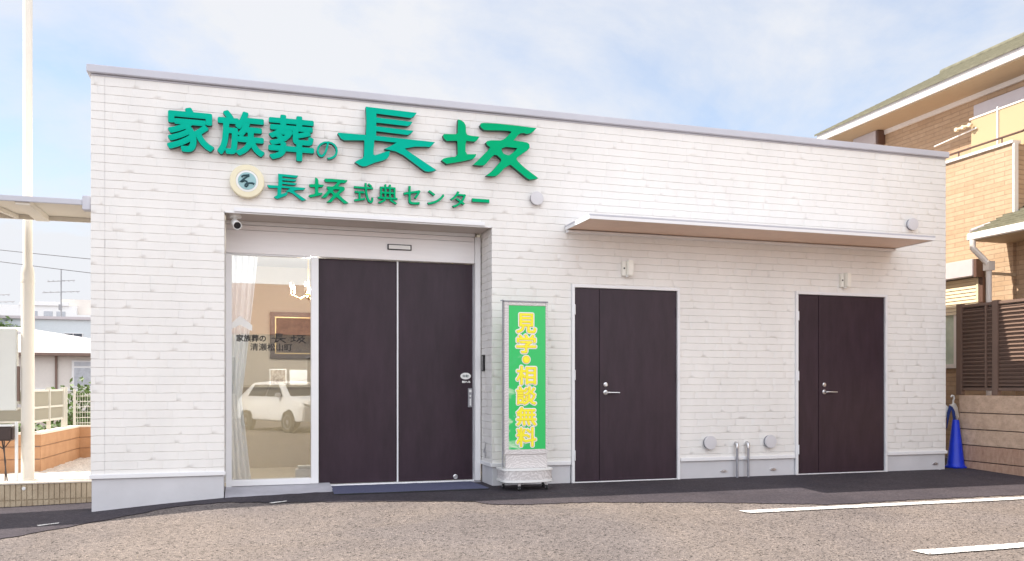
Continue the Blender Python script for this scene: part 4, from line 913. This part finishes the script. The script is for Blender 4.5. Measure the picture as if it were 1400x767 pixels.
tag(wp.build('fence_post', M['white'], bevel=.003, loc=(-.825, 1.01, .08)), 'short slim white post in front of the cream pole', 'post')
bb = thing('mail_box', (-.92, 1.0, .1), 'dark brown box on thin twisted legs beside the white post', 'box')
MB().box(-1.15, -.845, .94, 1.10, .505, .645).build('box', M['brown_box'], bb, bevel=.015)
MB().box(-1.16, -.842, .93, 1.11, .646, .662).build('lid', M['white'], bb, bevel=.003)
q = MB(); q.tube([(-.935, 1.02, .505), (-.93, 1.02, .30), (-.905, 1.02, .08)], .006, n=6).tube([(-.955, 1.03, .505), (-.925, 1.03, .30), (-.93, 1.03, .08)], .006, n=6).tube([(-1.05, 1.02, .505), (-.94, 1.02, .42)], .005, n=6).tube([(-.88, 1.02, .505), (-.94, 1.02, .42)], .005, n=6)
q.build('legs', M['brown_box'], bb, smooth=50)

pw = thing('planter_wall', (-2, 2.5, .1), 'terracotta block wall behind the gravel at the left', 'wall')
for i in range(3):
    z0, z1 = .0+(i > 0)*(.10+.14*i-.0), .24+.14*i-.006
    q = MB(); q.box(-5, -.872, 2.0, 2.12, z0, z1).obox((-.822, 2.86, (z0+z1)/2), (.06*.998, .06*-.05, 0), (.05, .858, 0), (0, 0, (z1-z0)/2)); q.box(-.78, -.03, 3.715, 3.83, z0, z1)
    q.build('block_course', M['orange_block'], pw, bevel=.004)
q = MB(); q.box(-5, -.88, 2.01, 2.11, 0, .505).obox((-.822, 2.86, .25), (.05, -.0025, 0), (.05, .855, 0), (0, 0, .255)); q.box(-.78, -.03, 3.725, 3.82, 0, .505); q.build('core', M['far_brown'], pw)
q = MB(); q.box(-5, -.865, 1.995, 2.125, .508, .530).obox((-.822, 2.86, .519), (.066, -.0033, 0), (.05, .862, 0), (0, 0, .011)); q.box(-.785, -.03, 3.71, 3.835, .508, .530); q.build('coping', M['cap'], pw)
pn = thing('panel_fence', (-2, 2.5, .53), 'ivory fence of frosted panels on the terracotta wall', 'fence')
for (p, qd) in (((-.905, 2.05), (-.865, 2.62)), ((-.862, 2.68), (-.825, 3.22)), ((-1.5, 2.06), (-.95, 2.06)), ((-2.1, 2.06), (-1.55, 2.06))):
    d_ = Vector((qd[0]-p[0], qd[1]-p[1], 0)); c_ = Vector(((p[0]+qd[0])/2, (p[1]+qd[1])/2, 0)); nrm = Vector((-d_.y, d_.x, 0)).normalized()
    MB().obox(c_+Vector((0, 0, .82)), d_/2, nrm*.004, (0, 0, .16)).build('frosted_panel', M['frost'], pn)
    q = MB()
    for z in (.645, .80, .99): q.obox(c_+Vector((0, 0, z)), d_/2, nrm*.012, (0, 0, .012))
    q.build('rail', M['fence_white'], pn)
for x, y in ((-.865, 2.65), (-.822, 3.25), (-.815, 3.36), (-.93, 2.04), (-1.525, 2.06), (-2.12, 2.06)):
    MB().box(x-.02, x+.02, y-.02, y+.02, .53, 1.03).build('post', M['fence_white'], pn, bevel=.003)
mf = thing('mesh_fence', (-.4, 3.78, .53), 'fine white mesh fence section next to the hall wall', 'fence')
q = MB()
for k in range(24): x = -.78+.03*k; q.tube([(x, 3.78, .53), (x, 3.78, .95)], .0025, n=4)
for k in range(6): z = .56+.07*k; q.tube([(-.79, 3.783, z), (-.03, 3.783, z)], .004, n=4)
q.build('mesh', M['fence_white'], mf, fix=False)
q = MB(); q.box(-.80, -.77, 3.765, 3.795, .53, 1.0).box(-.45, -.42, 3.765, 3.795, .53, 1.0).box(-.08, -.05, 3.765, 3.795, .53, 1.0); q.build('post', M['fence_white'], mf, bevel=.003)

def leaf_cloud(name, c, rx_, ry_, rz_, n, size, mat, label, cat, loc, seed):
    rnd = random.Random(seed); o = thing(name, loc, label, cat); q = MB()
    cl = [(rnd.gauss(0, .4), rnd.gauss(0, .4), rnd.gauss(0, .4)) for _ in range(16)]
    for _ in range(n):
        k = rnd.choice(cl); p = Vector((c[0]+rx_*(k[0]+rnd.gauss(0, .22)), c[1]+ry_*(k[1]+rnd.gauss(0, .22)), c[2]+rz_*(k[2]+rnd.gauss(0, .22))))
        a = Vector((rnd.gauss(0, 1), rnd.gauss(0, 1), rnd.gauss(0, 1))).normalized(); b_ = a.orthogonal().normalized()*size*rnd.uniform(.3, .6); a = a*size*rnd.uniform(.6, 1.2)
        q.add([p-a, p+b_, p+a, p-b_], [(0, 1, 2, 3)])
    q.build('foliage', mat, o, fix=False)
    q = MB()
    for k in cl[:7]: q.tube([(c[0], c[1], loc[2]), (c[0]+rx_*k[0]*.5, c[1]+ry_*k[1]*.5, c[2]), (c[0]+rx_*k[0], c[1]+ry_*k[1], c[2]+rz_*k[2])], [.02, .014, .006], n=5)
    q.build('stem', M['far_brown'], o, fix=False)
leaf_cloud('shrub', (-.75, 5.2, .45), .75, .5, .55, 2600, .05, M['leaf'], 'green leafy shrub behind the mesh fence', 'shrub', (-.75, 5.2, -.2), 5)
leaf_cloud('shrub', (-2.0, 3.2, .35), .9, .4, .4, 1800, .05, M['leaf'], 'dark green shrub behind the frosted fence panels at the far left', 'shrub', (-2.0, 3.2, -.2), 6)
leaf_cloud('tree', (-16.5, 58, 4.2), 3.2, 2, 1.2, 2500, .25, M['leaf'], 'dark tree top between the far houses at the left edge', 'tree', (-16.5, 58, -1), 8)

# far houses
def fp(p, t): return at(p[0], p[1], t)
h1 = thing('far_house', (-7, 33, -1), 'cream single-storey house with pale hipped roof beyond the fence', 'house')
xa, xb, ya, yb = -16.0, -1.5, 32.0, 40.0
MB().box(xa, xb, ya, yb, -3, 2.30).build('wall', M['far_cream'], h1)
q = MB(); ov = .5
q.add([(xa-ov, ya-ov, 2.42), (xb+ov, ya-ov, 2.42), (xb+ov, yb+ov, 2.42), (xa-ov, yb+ov, 2.42), (xa+3, (ya+yb)/2, 3.75), (-8.6, (ya+yb)/2, 3.75)], [(0, 1, 5, 4), (1, 2, 5), (2, 3, 4, 5), (3, 0, 4), (0, 3, 2, 1)])
q.build('roof', M['far_roof'], h1)
MB().box(xa-ov-.02, xb+ov, ya-ov-.08, ya-ov, 2.30, 2.43).build('gutter', M['far_brown'], h1)
MB().tube([(-6.35, ya-.06, 2.35), (-6.35, ya-.06, -1)], .05, n=8).build('downpipe', M['far_brown'], h1)
MB().box(xa, xb, ya-.05, ya-.002, .80, .92).build('belt_course', M['far_white'], h1)
w = MB().box(-5.75, -4.3, ya-.08, ya-.002, .95, 2.12).build('window', M['far_white'], h1)
MB().box(-5.65, -4.95, ya-.10, ya-.081, 1.03, 1.80).box(-4.88, -4.4, ya-.10, ya-.081, 1.03, 1.80).box(-5.65, -4.4, ya-.10, ya-.081, 1.88, 2.06).build('pane', M['grey_glass'], w)
h2 = thing('far_house', (-14, 60, -1), 'flat grey house with a small dark window behind the cream house', 'house')
MB().box(-24, -4, 59, 70, -3, 5.75).build('wall', M['far_grey'], h2)
MB().box(-24.2, -3.8, 58.8, 70, 5.75, 5.95).build('parapet', M['lavender'], h2)
w = MB().box(-11.0, -9.75, 58.93, 58.998, 4.05, 4.80).build('window', M['far_white'], h2)
MB().box(-10.94, -10.42, 58.90, 58.929, 4.10, 4.75).box(-10.36, -9.82, 58.90, 58.929, 4.10, 4.75).build('pane', M['dark_glass'], w)
h3 = thing('far_house', (-16, 76, -1), 'white stepped rooftop house farthest back at the left', 'house')
MB().box(-24, -13.0, 75.5, 84, -3, 8.1).build('wall', M['far_white'], h3)
MB().box(-13.0, -8, 75, 84, -3, 7.3).build('wing', M['far_white'], h3)
MB().box(-14.3, -9.0, 76, 83, 7.3, 8.75).build('penthouse', M['far_cream'], h3)
q = MB(); q.box(-17.5, -13.6, 75.3, 75.5, 8.1, 8.45); q.build('roof_rail', M['far_white'], h3)
q = MB()
for x in (-16.8, -15.6, -14.6): q.box(x, x+.7, 75.45, 75.499, 6.6, 7.6)
q.build('window', M['grey_glass'], h3)
def aerial(x, y, z0, z1, label):
    o = thing('tv_aerial', (x, y, z0), label, 'aerial', 'aerials on the far roofs')
    MB().tube([(x, y, z0), (x, y, z1)], .045, n=6).build('mast', M['aerial'], o)
    q = MB()
    for dz, L in ((-.25*(z1-z0), .9), (-.48*(z1-z0), 1.2)):
        q.tube([(x-L, y, z1+dz-.08), (x+L, y, z1+dz+.10)], .03, n=5)
        for k in range(6): xx = x-L*.9+L*1.8*k/5; q.tube([(xx, y-.3, z1+dz), (xx, y+.3, z1+dz)], .015, n=4)
    q.build('elements', M['aerial'], o, fix=False)
    MB().box(x-.15, x+.05, y-.1, y+.1, z0+.5, z0+.9).build('junction', M['aerial'], o)
aerial(-11.25, 59.4, 5.95, 9.4, 'thin television aerial standing on the flat grey house')
aerial(-16.0, 62, 5.95, 8.2, 'thin television aerial near the left edge of the picture')
for (a_, b_, lab) in (((0, 340), (120, 352), 'upper of two overhead cables crossing the sky left of the hall'), ((0, 356), (120, 371), 'lower of two overhead cables crossing the sky left of the hall')):
    A, B = at(a_[0], a_[1], 25), at(b_[0], b_[1], 25); d_ = B-A; P0, P1 = A-d_*4, A+d_*5
    q = MB(); q.tube([P0+(P1-P0)*(k/24)+Vector((0, 0, -.25*(1-((k-12)/12)**2)+.21)) for k in range(25)], .011, n=5)
    tag(q.build('overhead_cable', M['wire'], loc=tuple(A), smooth=60), lab, 'cable', 'overhead cables at the left')

# ------------------------------------------------------------------ across the street, seen mirrored in the side window
cr_ = thing('parked_car', (2.8, -19.5, gz(2.6, -14)), 'white hatchback parked across the street, mirrored in the side window', 'car')
z0 = gz(2.6, -14); cxx, cyy = 2.8, -19.5
prof = [(-2.15, .35), (-2.2, .75), (-2.1, .98), (-1.6, 1.08), (-1.25, 1.12), (-.55, 1.55), (.4, 1.62), (1.35, 1.56), (1.95, 1.12), (2.15, 1.0), (2.18, .5), (2.1, .35)]
q = MB(); n = len(prof); secs = [(-.90, .90, .93), (-.84, .985, .99), (-.5, 1.0, 1.0), (0, 1.01, 1.005), (.5, 1.0, 1.0), (.84, .985, .99), (.90, .90, .93)]
for (w_, s_, sz) in secs:
    for (l_, h_) in prof:
        k = 1 if h_ < 1.13 else 1-.22*(h_-1.13)/.49
        q.v.append((cxx+w_*k, cyy-l_*s_, z0+h_*(sz if h_ > .5 else 1)))
for i in range(len(secs)-1):
    for j in range(n): q.f.append([i*n+j, i*n+(j+1) % n, (i+1)*n+(j+1) % n, (i+1)*n+j]); q.m.append(0)
q.f.append(list(range(n))[::-1]); q.f.append(list(range((len(secs)-1)*n, len(secs)*n))); q.m += [0, 0]
bo = q.build('body', M['car_white'], cr_, smooth=60, bevel=.035)
def quad(nm, pts, mat): MB().add(pts+[(x, y-.02, z-.01) for x, y, z in pts], [(0, 1, 2, 3), (7, 6, 5, 4), (0, 4, 5, 1), (1, 5, 6, 2), (2, 6, 7, 3), (3, 7, 4, 0)]).build(nm, M[mat], cr_)
quad('windscreen', [(cxx-.74, cyy+1.23, z0+1.15), (cxx+.74, cyy+1.23, z0+1.15), (cxx+.60, cyy+.62, z0+1.545), (cxx-.60, cyy+.62, z0+1.545)], 'car_glass')
for s_ in (-1, 1):
    MB().add([(cxx+s_*.45, cyy+2.225, z0+.80), (cxx+s_*.80, cyy+2.13, z0+.92), (cxx+s_*.86, cyy+1.90, z0+.96), (cxx+s_*.82, cyy+2.10, z0+.80), (cxx+s_*.45, cyy+2.10, z0+.80), (cxx+s_*.80, cyy+2.0, z0+.92)], [(0, 1, 2, 3), (0, 4, 5, 1), (0, 3, 4)]).build('headlight', M['lens'], cr_)
    for yy_ in ((cyy+.98, cyy-.05), (cyy-.12, cyy-1.25)):
        MB().add([(cxx+s_*.893, yy_[0], z0+1.13), (cxx+s_*.893, yy_[1], z0+1.13), (cxx+s_*.725, max(yy_[1], cyy-1.1), z0+1.50), (cxx+s_*.725, min(yy_[0], cyy+.45), z0+1.50)], [(0, 1, 2, 3)]).build('side_glass', M['car_glass'], cr_)
    MB().box(cxx+s_*.98-.09, cxx+s_*.98+.09, cyy+.80, cyy+.92, z0+1.10, z0+1.24).build('wing_mirror', M['car_white'], cr_, bevel=.03)
    for yy in (cyy+1.35, cyy-1.35):
        MB().lathe((cxx+s_*.80, yy, z0+.34), (s_, 0, 0), [(.40, 0), (.40, .108)], n=28).build('wheel_arch', M['black'], cr_, smooth=40)
        wl = MB().lathe((cxx+s_*.72, yy, z0+.33), (s_, 0, 0), [(.30, 0), (.33, .02), (.33, .20), (.28, .215)], n=28).build('wheel', M['rubber'], cr_, smooth=40)
        MB().lathe((cxx+s_*.72, yy, z0+.33), (s_, 0, 0), [(.23, .20), (.23, .222), (.16, .20), (.05, .22)], n=10).build('rim', M['wheel'], wl)
MB().prism([(cxx-.30, z0+.80), (cxx+.30, z0+.80), (cxx+.18, z0+.60), (cxx+.34, z0+.42), (cxx-.34, z0+.42), (cxx-.18, z0+.60)], cyy+2.16, cyy+2.235).build('grille', M['black'], cr_)
MB().box(cxx-.17, cxx+.17, cyy+2.236, cyy+2.25, z0+.50, z0+.63).build('number_plate', M['white'], cr_)
cr_.rotation_euler.z = R(-27)
op = thing('opposite_house', (2, -34, -.4), 'beige house with rust-red tiled roof across the street, mirrored in the glass', 'house')
MB().box(-9, 13, -40, -31, -.6, 3.4).build('wall', M['far_cream'], op)
q = MB(); q.add([(-9.6, -30.4, 3.35), (13.6, -30.4, 3.35), (13.6, -35.5, 6.2), (-9.6, -35.5, 6.2), (13.6, -40.6, 3.35), (-9.6, -40.6, 3.35)], [(0, 1, 2, 3), (3, 2, 4, 5), (1, 4, 2), (0, 3, 5), (0, 5, 4, 1)]); q.build('roof', M['rust_roof'], op)
for x in (-6, -1, 4, 9):
    w = MB().box(x, x+2, -31, -30.93, .6, 2.4).build('window', M['far_white'], op); MB().box(x+.08, x+1.92, -30.929, -30.90, .68, 2.32).build('pane', M['dark_glass'], w)
